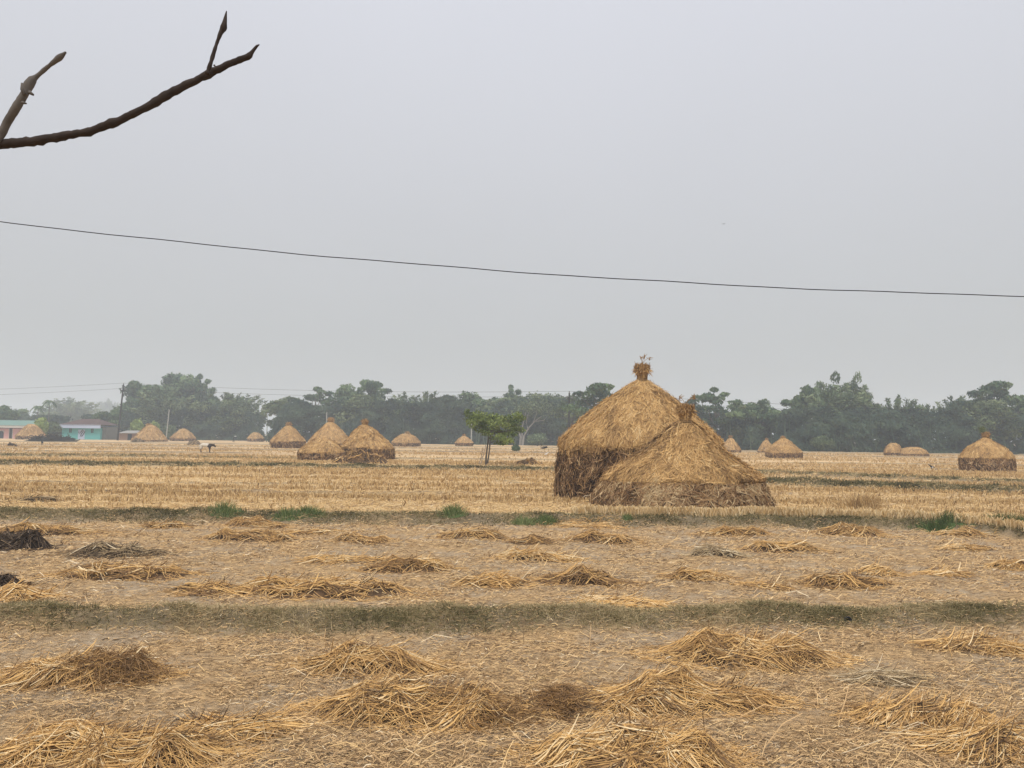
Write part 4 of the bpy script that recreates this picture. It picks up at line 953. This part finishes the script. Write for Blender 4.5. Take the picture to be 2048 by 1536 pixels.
# palms, banana and bushes round the houses
def palm(px, base_Y, top, wpx, label, seed):
    r = np.random.default_rng(seed); p = onground(px, base_Y, 870); s = base_Y/FPX; H = atY(px, top, base_Y)[2]-p[2]; o = empty('areca_palm', tuple(p), label, 'palm', 'slim palms by the pink house')
    mb = MB(); mb.tube([(0, 0, -.1), (.1, 0, H*.4), (0, .1, H*.9)], [.13, .10, .09], 6); link('trunk', mb.mesh('trunk', M['bark']), o)
    mb = MB(); L_ = wpx*s/2
    for k in range(11):
        a = k/11*6.28+r.normal(0, .2); up = r.uniform(-.25, .75); t = np.linspace(0, 1, 9)
        pt = np.stack([np.cos(a)*L_*t, np.sin(a)*L_*t, H*.9+L_*(up*t-1.0*t**2)], -1)
        mb.tube(pt, np.linspace(.05, .02, 9), 4, .3)
        for j in range(1, 9):
            for sgn in (-1, 1):
                b = np.array([-np.sin(a)*sgn, np.cos(a)*sgn, -.55]); e = pt[j]+b*L_*.33*(1-.4*abs(t[j]-.5)); V, F = ribbons(np.stack([pt[j], (pt[j]+e)/2, e])[None], np.array([[.22, .24, .06]]), np.array([[0, -.5, 1.]])); mb.add(V, F, r.random())
    link('fronds', mb.mesh('fronds', M['leaf_a']), o)
palm(73, 192, 806, 26, 'shorter slim dark palm left of the taller one', 31)
palm(95, 194, 793, 26, 'taller slim dark palm behind the green roofed pink house', 32)
def bush(px, base, top, wpx, Y, mat, label, seed, name='bush', cat='bush', leaf=.25, group=None):
    r = np.random.default_rng(seed); p = onground(px, Y, base); H = atY(px, top, Y)[2]-p[2]; W = wpx/FPX*Y/2; o = empty(name, tuple(p), label, cat, group)
    n = 1500; d = nrm(r.normal(0, 1, (n, 3))); rr = .62+.45*vn(d[:, 0]*2.5, d[:, 1]*2.5, d[:, 2]*2.5, seed)
    C = d*rr[:, None]*np.array([W, W, H*.5])*(.75+.3*r.random((n, 1)))+np.array([0, 0, H*.52]); C[:, 2] = np.maximum(C[:, 2], .05)
    V, F = leaf_quads(C, nrm(d+r.normal(0, .6, (n, 3))), leaf, r, 2.0); mb = MB(); mb.add(V, F, rep(np.clip(r.normal(.5, .2, n), 0, 1), 4)); link('leaves', mb.mesh('leaves', M[mat]), o)
    mb = MB()
    for k in range(6): mb.tube([(0, 0, -.05), (r.normal(0, W*.3), r.normal(0, W*.3), H*.6)], [.06, .02], 5)
    link('stems', mb.mesh('stems', M['bark']), o)
bush(82, 868, 836, 30, 170, 'leaf_e', 'yellow green banana bush beside the green roof', 41, 'banana_plant', 'banana plant', .5)
bush(107, 880, 842, 28, 171, 'leaf_b', 'rounded grey green bush left of the teal house', 42)
bush(274, 872, 838, 26, 180, 'leaf_e', 'yellow green banana bush behind the tin roofed shed', 43, 'banana_plant', 'banana plant', .5)
bush(308, 872, 842, 20, 182, 'leaf_e', 'narrow yellow green banana bush behind the wide haystack', 44, 'banana_plant', 'banana plant', .5)
bush(335, 876, 850, 40, 184, 'leaf_b', 'round olive bush between two left haystacks', 45)
bush(1645, 908, 872, 48, 124, 'muddy' if 'muddy' in M else 'leaf_b', 'reddish brown dry shrub before the right tree line', 46, 'dry_shrub', 'shrub', .22)
bush(1032, 904, 890, 18, 100, 'leaf_a', 'tiny dark shrub in the field right of the small green tree', 47, 'shrub', 'shrub', .14)
bush(1075, 886, 866, 46, 160, 'leaf_c', 'pale green low shrub under the bare-limbed tree', 48, 'shrub', 'shrub', .25)

# ------------------------------------------------------------------ houses
def house_teal():
    Y = 176.; p = onground(161, Y, 877); s = Y/FPX; X = lambda x: (x-161)*s; Z = lambda y: (878.5-y)*s
    o = empty('teal_house', tuple(p), 'turquoise house with a rust red hipped roof and pale blue fascia', 'house')
    mb = MB(); mb.box(X(123.5), X(200), 0, 6.5, -.3, Z(855)); link('wall', mb.mesh('wall', M['teal']), o)
    mb = MB(); mb.box(X(200)+.003, X(208), .8, 6.2, -.3, Z(853)); link('side_wall', mb.mesh('side_wall', M['grey']), o)
    mb = MB(); mb.box(X(121), X(204), -.9, -.8, Z(856), Z(848.5)); mb.box(X(121), X(204), -.797, 6.9, Z(852), Z(851.3)); link('fascia', mb.mesh('fascia', M['fascia']), o)
    mb = MB(); z0, z1 = Z(849.2), Z(837)
    e = [(X(120), -1.0, z0), (X(207), -1.0, z0), (X(207), 7.2, z0), (X(120), 7.2, z0), (X(149), 3.0, z1), (X(182), 3.0, z1)]
    mb.add(e, [np.array([(0, 1, 5, 4), (2, 3, 4, 5), (0, 3, 2, 1)]), np.array([(1, 2, 5), (3, 0, 4)])]); link('roof', mb.mesh('roof', M['roofred']), o)
    for x in (140.5, 184):
        mb = MB(); mb.box(X(x-2.6), X(x+2.6), -.05, .04, Z(865), Z(857)); w_ = link('window', mb.mesh('window', M['dark']), o)
        mb = MB(); mb.box(X(x-3.2), X(x-2.6), -.07, -.003, Z(865.6), Z(856.5)); mb.box(X(x+2.6), X(x+3.2), -.07, -.003, Z(865.6), Z(856.5)); mb.box(X(x-.2), X(x+.2), -.08, -.053, Z(865), Z(857)); link('frame', mb.mesh('frame', M['teal']), w_)
    mb = MB(); mb.box(X(155.5), X(169.5), -.06, -.003, 0, Z(858)); d = link('door', mb.mesh('door', M['teal']), o)
    mb = MB(); mb.box(X(162), X(169.2), -.09, -.063, .05, Z(858.6)); mb.box(X(156), X(161.8), -.09, -.063, .05, Z(858.6)); link('panel', mb.mesh('panel', M['fascia']), d)
    mb = MB()
    P = [(157, 863), (159, 868), (162, 863), (165, 859), (167, 861), (163, 867), (161, 872), (164, 872), (168, 866), (170, 862)]; mb.tube([(X(a), -.11, Z(b)) for a, b in P], np.full(len(P), .09), 5)
    link('door_motif', mb.mesh('door_motif', M['dark']), d)  # squiggle pattern on the door, modelled as a bent dark tube
house_teal()
def house_pink():
    Y = 178.; p = onground(20, Y, 873); s = Y/FPX; X = lambda x: (x-20)*s; Z = lambda y: (875-y)*s
    o = empty('pink_house', tuple(p), 'long pink house with a green metal roof at the left edge', 'house')
    mb = MB(); mb.box(X(-70), X(66), 0, 7, -.3, Z(852)); link('wall', mb.mesh('wall', M['pink']), o)
    mb = MB(); mb.box(X(-72), X(67.5), -1.0, -.85, Z(853.5), Z(848.5)); link('fascia', mb.mesh('fascia', M['white']), o)
    mb = MB(); mb.box(X(-70), X(66.2), -.08, -.003, Z(855), Z(853.6)); link('band', mb.mesh('band', M['maroon']), o)
    mb = MB(); mb.add([(X(-74), -1.1, Z(849)), (X(70), -1.1, Z(849)), (X(70), 3.4, Z(838)), (X(-74), 3.4, Z(838)), (X(70), 8, Z(849)), (X(-74), 8, Z(849))], [np.array([(0, 1, 2, 3), (3, 2, 4, 5), (0, 5, 4, 1)]), np.array([(1, 4, 2), (0, 3, 5)])]); link('roof', mb.mesh('roof', M['roofgreen']), o)
    mb = MB(); mb.box(X(18.4), X(24.4), -.05, .03, 0, Z(854.9)); d = link('door', mb.mesh('door', M['dark']), o)
    mb = MB(); mb.box(X(17.6), X(18.4), -.07, -.003, 0, Z(854.9)); mb.box(X(24.4), X(25.2), -.07, -.003, 0, Z(854.9)); link('frame', mb.mesh('frame', M['white']), d)
    mb = MB(); a = np.linspace(0, np.pi, 9); V = [(X(2.5)+np.cos(q)*4.5*s, -.06, Z(863)+np.sin(q)*3.2*s) for q in a]; n = len(V); V = V+[(x, .02, z) for x, y, z in V]
    mb.add(V, [np.arange(n)[None], (np.arange(n)[::-1]+n)[None]]); mb.box(X(-2), X(7), -.06, .02, 0, Z(863)); ar = link('archway', mb.mesh('archway', M['dark']), o)
    mb = MB(); q = [(X(2.5)+np.cos(t)*5.6*s, -.1, Z(863)+np.sin(t)*4.3*s) for t in a]; mb.tube(q, np.full(9, .09), 6); link('arch_trim', mb.mesh('arch_trim', M['white']), ar)
    mb = MB(); mb.box(X(-25), X(-17), -.05, .03, Z(866), Z(857)); link('window', mb.mesh('window', M['dark']), o)
house_pink()
def shed(px0, px1, Y, top, base, label, tin=True):
    c = (px0+px1)/2; p = onground(c, Y, base); s = Y/FPX; W = (px1-px0)*s/2; H = (base-top)*s; o = empty('tin_shed', tuple(p), label, 'shed')
    mb = MB(); mb.box(-W*.93, W*.93, 0, 3.5, -.3, H*.78); link('wall', mb.mesh('wall', M['brickwall']), o)
    mb = MB(); n = 30; xs = np.linspace(-W, W, n); V = []
    for y, z in ((-.7, H*.72), (3.9, H)): V += [(x, y, z+.05*(i % 2)) for i, x in enumerate(xs)]
    V += [(x, y, z+.04) for x, y, z in V]
    i = np.arange(n-1); mb.add(V, [np.stack([i, i+1, i+1+n, i+n], -1), np.stack([i+2*n, i+3*n, i+1+3*n, i+1+2*n], -1), np.stack([i, i+2*n, i+1+2*n, i+1], -1)]); link('roof', mb.mesh('roof', M['tin']), o)
    mb = MB(); mb.box(-W*.2, W*.15, -.04, .03, 0, H*.66); link('door', mb.mesh('door', M['dark']), o)
shed(236, 284, 172., 858, 877, 'low brick shed with a pale tin roof right of the utility pole')
shed(206, 226, 182., 856, 874, 'little tin shed tucked beside the teal house')

def brush_pile():
    r = np.random.default_rng(3); p = onground(105, 132., 884); s = 132/FPX; mb = MB()
    for _ in range(230):
        c = np.array([r.uniform(-40, 40)*s, r.normal(0, .8), 0]); hh = .15+1.25*vn(c[0]*1.1, 0, 0, 5)**1.6*(1-(c[0]/(46*s))**4); c[2] = r.random()*hh+.05
        d = nrm(r.normal(0, 1, 3)*np.array([1, .5, .28]))*r.uniform(.4, 1.3); q = np.array([c-d, c+r.normal(0, .08, 3), c+d]); q[:, 2] = np.maximum(q[:, 2], .02); mb.tube(q, [.06, .07, .03], 5)
    link('brushwood_pile', mb.mesh('brushwood_pile', M['brush']), None, tuple(p), 'long dark pile of brushwood in front of the bush and teal house', 'brushwood')
brush_pile()

# ------------------------------------------------------------------ poles, posts and wires
def utility_pole(px, Y, base, top, label, tilt=0, hidden=False):
    p = onground(px, Y, base); s = Y/FPX; H = atY(px, top, Y)[2]-p[2]; tx = tilt*s
    o = empty('utility_pole', tuple(p), label, 'utility pole', 'poles of the power line')
    mb = MB(); mb.tube([(0, 0, -.3), (tx*.5, 0, H*.5), (tx, 0, H)], [.23, .19, .15], 8); link('pole_shaft', mb.mesh('pole_shaft', M['pole']), o)
    mb = MB(); z = H-12*s; mb.box(tx-5.5*s, tx+5.5*s, -.27, -.17, z-.07, z+.07)
    link('cross_arm', mb.mesh('cross_arm', M['pole']), o)
    for sg in (-1, 1):
        mb = MB(); V, F = lathe([(.05, 0), (.16, .05), (.16, .18), (.07, .22), (.14, .27), (.12, .42), (.03, .45)], 10); mb.add(V+np.array([tx+sg*4.8*s, -.22, z+.07]), F); link('insulator', mb.mesh('insulator', M['grey']), o)
    mb = MB(); V, F = lathe([(.06, 0), (.13, .08), (.07, .16), (.12, .24), (.02, .36)], 10); mb.add(V+np.array([tx, 0, H]), F); link('insulator', mb.mesh('insulator', M['grey']), o)
    return p, H, tx, z
pA = utility_pole(235, 168., 880, 769, 'tall dark utility pole right of the teal house', tilt=7)
pB = utility_pole(1137, 140., 884, 786, 'dark utility pole beside the left slope of the tall haystack', tilt=1)
def wire_span(pts, sag, r0):
    P = []
    for a, b in zip(pts[:-1], pts[1:]):
        t = np.linspace(0, 1, 13)[:-1]
        P += [a*(1-q)+b*q-np.array([0, 0, sag*4*q*(1-q)]) for q in t]
    return np.array(P+[pts[-1]])
for i, (dx, dz, lab) in enumerate(((0, .33, 'uppermost power line wire running from pole to pole across the tree line'), (-1, None, 'lower power line wire carried on the pole cross arms'))):
    pts = []
    for (p, H, tx, z) in (pA, pB):
        pts.append(p+np.array([tx, 0, H+.33]) if dz else p+np.array([tx+4.8*p[1]/FPX*(1 if p[0] < 0 else -1), -.22, z+.5]))
    d = pts[1]-pts[0]
    L0 = atY(-500, 784 if i == 0 else 796, 178.); R1 = atY(2500, 836 if i == 0 else 845, 104.)
    P = wire_span([L0]+pts+[R1], .8, 0); mb = MB(); mb.tube(P, np.full(len(P), .022), 5)
    link('power_wire', mb.mesh('power_wire', M['wire']), None, label=lab, cat='wire', group='wires of the far power line')
def post(px, Y, top, base, label, tilt=0, w_=.08, name='concrete_post', cat='post'):
    p = onground(px, Y, base); H = atY(px, top, Y)[2]-p[2]; mb = MB(); t = tilt*Y/FPX
    V = []
    for z, k, x in ((-.2, 1.1, 0), (H*.5, 1, t*.5), (H-.1, .9, t), (H, .6, t)): V += [(x-w_*k, -w_*k, z), (x+w_*k, -w_*k, z), (x+w_*k, w_*k, z), (x-w_*k, w_*k, z)]
    F = [np.array([(4*i+j, 4*i+(j+1) % 4, 4*i+4+(j+1) % 4, 4*i+4+j) for i in range(3) for j in range(4)]+[(12, 13, 14, 15)])]
    mb.add(V, F); link(name, mb.mesh(name, M['concrete']), None, tuple(p), label, cat, 'pale posts before the tree line')
post(332, 165., 819, 876, 'tall pale leaning post before the left tree clump', tilt=4)
post(652, 158., 824, 884, 'thin pale post standing behind the tall pointed haystack')
post(942.5, 150., 848, 886, 'white post beside the tiny haystack', w_=.12)

# near cable across the sky: a sagging black cable about ten metres off
xs = np.linspace(-700, 3600, 90); ys = 443+.1226*xs-2.43e-5*xs**2
ys = ys+0.7*np.sin(xs*.013)+.4*np.sin(xs*.031+1)
P = np.array([atY(a, b, 10.5) for a, b in zip(xs, ys)])
mb = MB(); mb.tube(P, np.full(90, .0068), 6)
link('overhead_cable', mb.mesh('overhead_cable', M['wire']), None, label='single thin black cable sagging across the sky over the fields', cat='cable')

# ------------------------------------------------------------------ bare tree at the left whose branches reach into view
def bare_branch_tree():
    r = np.random.default_rng(21); Yb = 3.0
    base = np.array([atY(-760, 430, Yb)[0], Yb, 0]); base[2] = gz1(base[0], base[1])
    o = empty('bare_tree', tuple(base), 'bare leafless tree whose knotty dark branches reach in at the top left', 'tree')
    W = lambda px, py, Y=Yb: atY(px, py, Y)-base
    def smooth(pts, rad, n):
        pts = np.array(pts); t = np.r_[0, np.cumsum(np.linalg.norm(np.diff(pts[:, :2], axis=0), axis=1))]; u = np.linspace(0, t[-1], n)
        return np.interp(u, t, pts[:, 0]), np.interp(u, t, pts[:, 1]), np.interp(u, t, rad)
    def branch(pts, rad, n=60, dY=.0, knots=()):
        x, y, q = smooth(pts, rad, n); P = np.array([W(a, b, Yb+dY*k/n+.0*k) for k, (a, b) in enumerate(zip(x, y))])
        q = q*(1+.16*(vn(np.arange(n)*.6, seed_b, 0, 7)-.5)*2+.10*(vn(x*.35, seed_b, 0, 9)-.5)*2); y = y+q*.35*(vn(x*.11, seed_b, 0, 13)-.5); P = np.array([W(a, b, Yb+dY*k/n+(.010 if n > 60 else .002)*math.sin(k*30/n)) for k, (a, b) in enumerate(zip(x, y))])
        for kx, amp in knots: q = q*(1+amp*np.exp(-((x-kx)/6.0)**2))
        mb = MB(); mb.tube(P, q*.9*Yb/FPX, 10)
        return mb
    mb = MB(); top = W(-700, 300)
    mb.tube([(0, 0, -.2), (.02, 0, .8), (-.02, .02, 1.8), top*.8, top, top+np.array([.05, 0, 1.2])], [.13, .11, .10, .085, .07, .03], 12); link('trunk', mb.mesh('trunk', M['twig'], True), o)
    seed_b = 1.5
    mb = branch([(-740, 420), (-400, 350), (-120, 298), (0, 288), (60, 284), (120, 273), (178, 264), (235, 243), (308, 207), (328, 193), (400, 157), (455, 129), (497, 113), (505, 103), (514, 92), (519, 89)],
                [24, 17, 11.5, 10.5, 10.3, 9.8, 9.5, 9.2, 8.6, 9.8, 9.2, 8.2, 7.2, 4, 3, 1.2], 230, .12, ((178, .25), (222, .2), (312, .35), (330, .28), (415, .25), (498, .2)))
    mb.tube([W(428, 130, Yb+.12), W(436, 140, Yb+.12)], [.004, .002], 5)
    b1 = link('branch', mb.mesh('branch', M['twig'], True), o)
    mb = branch([(414, 148), (424, 118), (433, 88), (441, 66), (447, 56), (450, 40), (453, 22)], [5, 4.3, 3.8, 4.4, 6, 4, 1.0], 34, .03, ((446, .3),)); link('twig', mb.mesh('twig', M['twig'], True), b1)
    seed_b = 4.5
    mb = branch([(-420, 400), (-120, 330), (-20, 300), (2, 270), (14, 245), (34, 212), (50, 186), (56, 172), (66, 158), (74, 152), (98, 132), (118, 116), (132, 104)], [15, 12, 10, 9.2, 9, 8.6, 8.6, 9.2, 8.2, 5, 4.4, 6, 2.5], 170, .05, ((34, .22), (58, .3), (120, .3)))
    mb.tube([W(50, 190), W(44, 178), W(44, 166)], [.008, .007, .004], 7); mb.tube([W(58, 184), W(67, 190)], [.008, .004], 7); mb.tube([W(44, 205), W(53, 207)], [.007, .003], 7)
    link('branch', mb.mesh('branch', M['twig2'], True), o)
bare_branch_tree()

# ------------------------------------------------------------------ animals and the stooping figure
def skinned(name, joints, edges, radii, mat, loc, rotz, label=None, cat=None, group=None, parent=None, sub=2, root=0):
    me = bpy.data.meshes.new(name); me.from_pydata(joints, edges, []); me.materials.append(mat)
    o = link(name, me, parent, loc, label, cat, group); o.rotation_euler[2] = rotz
    o.modifiers.new('skin', 'SKIN')
    for i, d in enumerate(me.skin_vertices[0].data):
        rr = radii[i]; d.radius = (rr, rr) if isinstance(rr, (int, float)) else rr; d.use_root = (i == root)
    sm = o.modifiers.new('sub', 'SUBSURF'); sm.levels = sm.render_levels = sub
    return o
def cow():
    m, n, b = new_mat('cow_hide'); tcn = n.nodes.new('ShaderNodeTexCoord'); sx = n.nodes.new('ShaderNodeSeparateXYZ'); n.links.new(tcn.outputs['Object'], sx.inputs[0])
    f = math_node(n, 'ADD', sx.outputs['X'], math_node(n, 'MULTIPLY', noise_node(n, 2.4, 2, mapped(n, 1, 1, 1)), .55)); f2 = math_node(n, 'SUBTRACT', f, math_node(n, 'MULTIPLY', sx.outputs['Z'], .55))
    r = ramp_node(n, [(.02, (.62, .57, .48)), (.10, (.045, .032, .026))]); n.links.new(f2, r.inputs['Fac']); 
    lo = ramp_node(n, [(.40, (.13, .085, .06)), (.62, (.62, .57, .48))]); n.links.new(sx.outputs['Z'], lo.inputs['Fac'])
    c = mixc(n, .0, r.outputs['Color'], lo.outputs['Color']); t = n.nodes.new('ShaderNodeMix'); t.data_type = 'RGBA'; t.blend_type = 'DARKEN'; t.inputs['Factor'].default_value = 1
    n.links.new(r.outputs['Color'], t.inputs['A']); n.links.new(lo.outputs['Color'], t.inputs['B']); n.links.new(t.outputs['Result'], b.inputs['Base Color'])
    J = [(-.62, 0, .98), (-.25, 0, .93), (.15, 0, .94), (.45, 0, 1.0), (.72, 0, 1.0), (.92, 0, .96), (1.12, 0, .80), (1.2, 0, .72)]
    R = [.20, .25, .25, .23, .14, .12, .085, .06]; E = [(i, i+1) for i in range(7)]
    for x, k, fr in ((.42, 3, 1), (-.58, 0, 0)):
        for y in (-.15, .15):
            n0 = len(J); sh = .12 if y < 0 else -.10
            if fr: J += [(x, y, .70), (x+.02+sh*.5, y, .40), (x+sh, y, .06), (x+sh+.06, y, .02)]
            else: J += [(x+.04, y, .66), (x-.08+sh*.5, y, .42), (x-.02+sh, y, .06), (x+sh+.05, y, .02)]
            R += [.11, .06, .045, .05]; E += [(k, n0), (n0, n0+1), (n0+1, n0+2), (n0+2, n0+3)]
    n0 = len(J); J += [(-.84, 0, .92), (-.88, 0, .60), (-.87, 0, .40)]; R += [.04, .025, .035]; E += [(0, n0), (n0, n0+1), (n0+1, n0+2)]
    for y in (-1, 1):
        n0 = len(J); J += [(.93, y*.13, 1.06), (.98, y*.18, 1.18)]; R += [.03, .012]; E += [(5, n0), (n0, n0+1)]
        n0 = len(J); J += [(.88, y*.22, 1.0)]; R += [.045]; E += [(5, n0)]
    p = at(412, 905)
    return skinned('cow', J, E, R, m, tuple(p), 0.0, 'white cow with a dark head and neck walking across the far stubble', 'cow', root=1)
cow_o = cow(); cow_o.scale = (.78, .78, .78)
def stooper():
    p = at(467, 884); Y = p[1]; J = [(0, 0, .92), (.16, 0, 1.06), (.40, 0, 1.10), (.54, 0, 1.02), (.64, 0, .96), (.72, 0, .9)]; R = [.13, .13, .15, .07, .09, .07]; E = [(i, i+1) for i in range(5)]
    for y in (-.09, .09): n0 = len(J); J += [(.02+y*.3, y, .5), (-.02+y*1.2, y, .06), (.12+y*1.2, y, .03)]; R += [.08, .05, .04]; E += [(0, n0), (n0, n0+1), (n0+1, n0+2)]
    for y in (-.18, .18): n0 = len(J); J += [(.42, y, .98), (.46, y, .72), (.56, y, .5)]; R += [.06, .045, .035]; E += [(2, n0), (n0, n0+1), (n0+1, n0+2)]
    o = skinned('person', J, E, R, M['birddark'], tuple(p), 0, 'person in dark clothes stooping in the field with a pale cloth on the back', 'person')
    mb = MB(); V, F = lathe([(.2, -.04), (.19, .03), (.13, .07), (.03, .09)], 14); mb.add(V*np.array([1.1, .8, 1])+np.array([.36, 0, 1.21]), F, .5); link('cloth', mb.mesh('cloth', M['birdwhite']), o)
stooper()
def bird(px, py, label, mat, rotz=0, sc=1.0, sit=True, Y=None, white=None, name='bird'):
    if sit: p = at(px, py)
    else: p = atY(px, py, Y)
    if sit:
        J = [(-.26, 0, .16), (-.1, 0, .19), (.03, 0, .23), (.12, 0, .31), (.17, 0, .35), (.25, 0, .34)]; R = [.015, .055, .07, .035, .035, .01]; E = [(i, i+1) for i in range(5)]
        for y in (-.03, .03): n0 = len(J); J += [(.0, y, .12), (.02, y, .01), (.07, y, .005)]; R += [.015, .010, .010]; E += [(2, n0), (n0, n0+1), (n0+1, n0+2)]
    else:
        J = [(-.25, 0, 0), (-.05, 0, 0), (.12, 0, .02), (.2, 0, .03), (.27, 0, .02)]; R = [.02, .06, .055, .035, .01]; E = [(i, i+1) for i in range(4)]
        for y in (-1, 1): n0 = len(J); J += [(.08, y*.2, .10), (.0, y*.42, .12), (-.1, y*.6, .06)]; R += [(.075, .012), (.06, .01), (.02, .006)]; E += [(2, n0), (n0, n0+1), (n0+1, n0+2)]
    o = skinned(name, J, E, R, mat, tuple(p), rotz, label, 'bird', None, root=1); o.scale = (sc,)*3
    if white:
        V, F = lathe([(.02, -.10), (.07, -.06), (.075, 0), (.06, .06), (.01, .09)], 12); mb = MB(); mb.add(V*np.array([1.15, .9, .8])+np.array([-.05, 0, .17]), F); link('wing_patch', mb.mesh('wing_patch', M['birdwhite'], True), o)
    return o
bird(1863, 939, 'black and white bird standing on the stubble left of the domed haystack', M['birddark'], math.pi*.95, .95, white=True)
bird(84, 890, 'small dark bird on the grass before the brushwood pile', M['birddark'], 2.4, 1.9)
bird(1093, 912, 'small white bird with a dark head near the left foot of the tall haystack', M['birdwhite'], .3, 1.0)
bird(615, 889, 'white bird seen between two haystacks of the cluster', M['birdwhite'], 0, 1.6)
bird(1088, 896, 'dark bird flying low over the field left of the tall haystack', M['birddark'], .3, 1.6, False, 82.)
bird(1447, 448, 'tiny dark bird high in the open sky above the haystacks', M['birddark'], .8, .9, False, 150.)

# burrow in the near bund
p = at(1692, 1241); mb = MB(); V, F = lathe([(.05, .0), (.042, .012), (.03, .006), (.014, -.014)], 14); V = V.reshape(-1, 3); V = np.stack([V[:, 0], -V[:, 2]*1.2, V[:, 1]*.8], -1)
mb.add(V, F); link('burrow', mb.mesh('burrow', M['dark']), None, (p[0], p[1]-.05, p[2]+.02), 'small black burrow hole in the near grassy bund', 'burrow')

# ------------------------------------------------------------------ haze in the air
mh = bpy.data.materials.new('haze_air'); mh.use_nodes = True; n = mh.node_tree
for q in list(n.nodes): n.nodes.remove(q)
oo = n.nodes.new('ShaderNodeOutputMaterial'); pv = n.nodes.new('ShaderNodeVolumePrincipled')
pv.inputs['Color'].default_value = (.80, .90, 1.0, 1); pv.inputs['Density'].default_value = HAZE_DENSITY; pv.inputs['Anisotropy'].default_value = 0.2
n.links.new(pv.outputs[0], oo.inputs['Volume'])
mb = MB(); mb.box(-2100, 2100, -460, 2150, -2.0, 34.0)
link('haze', mb.mesh('haze', mh), kind='stuff')
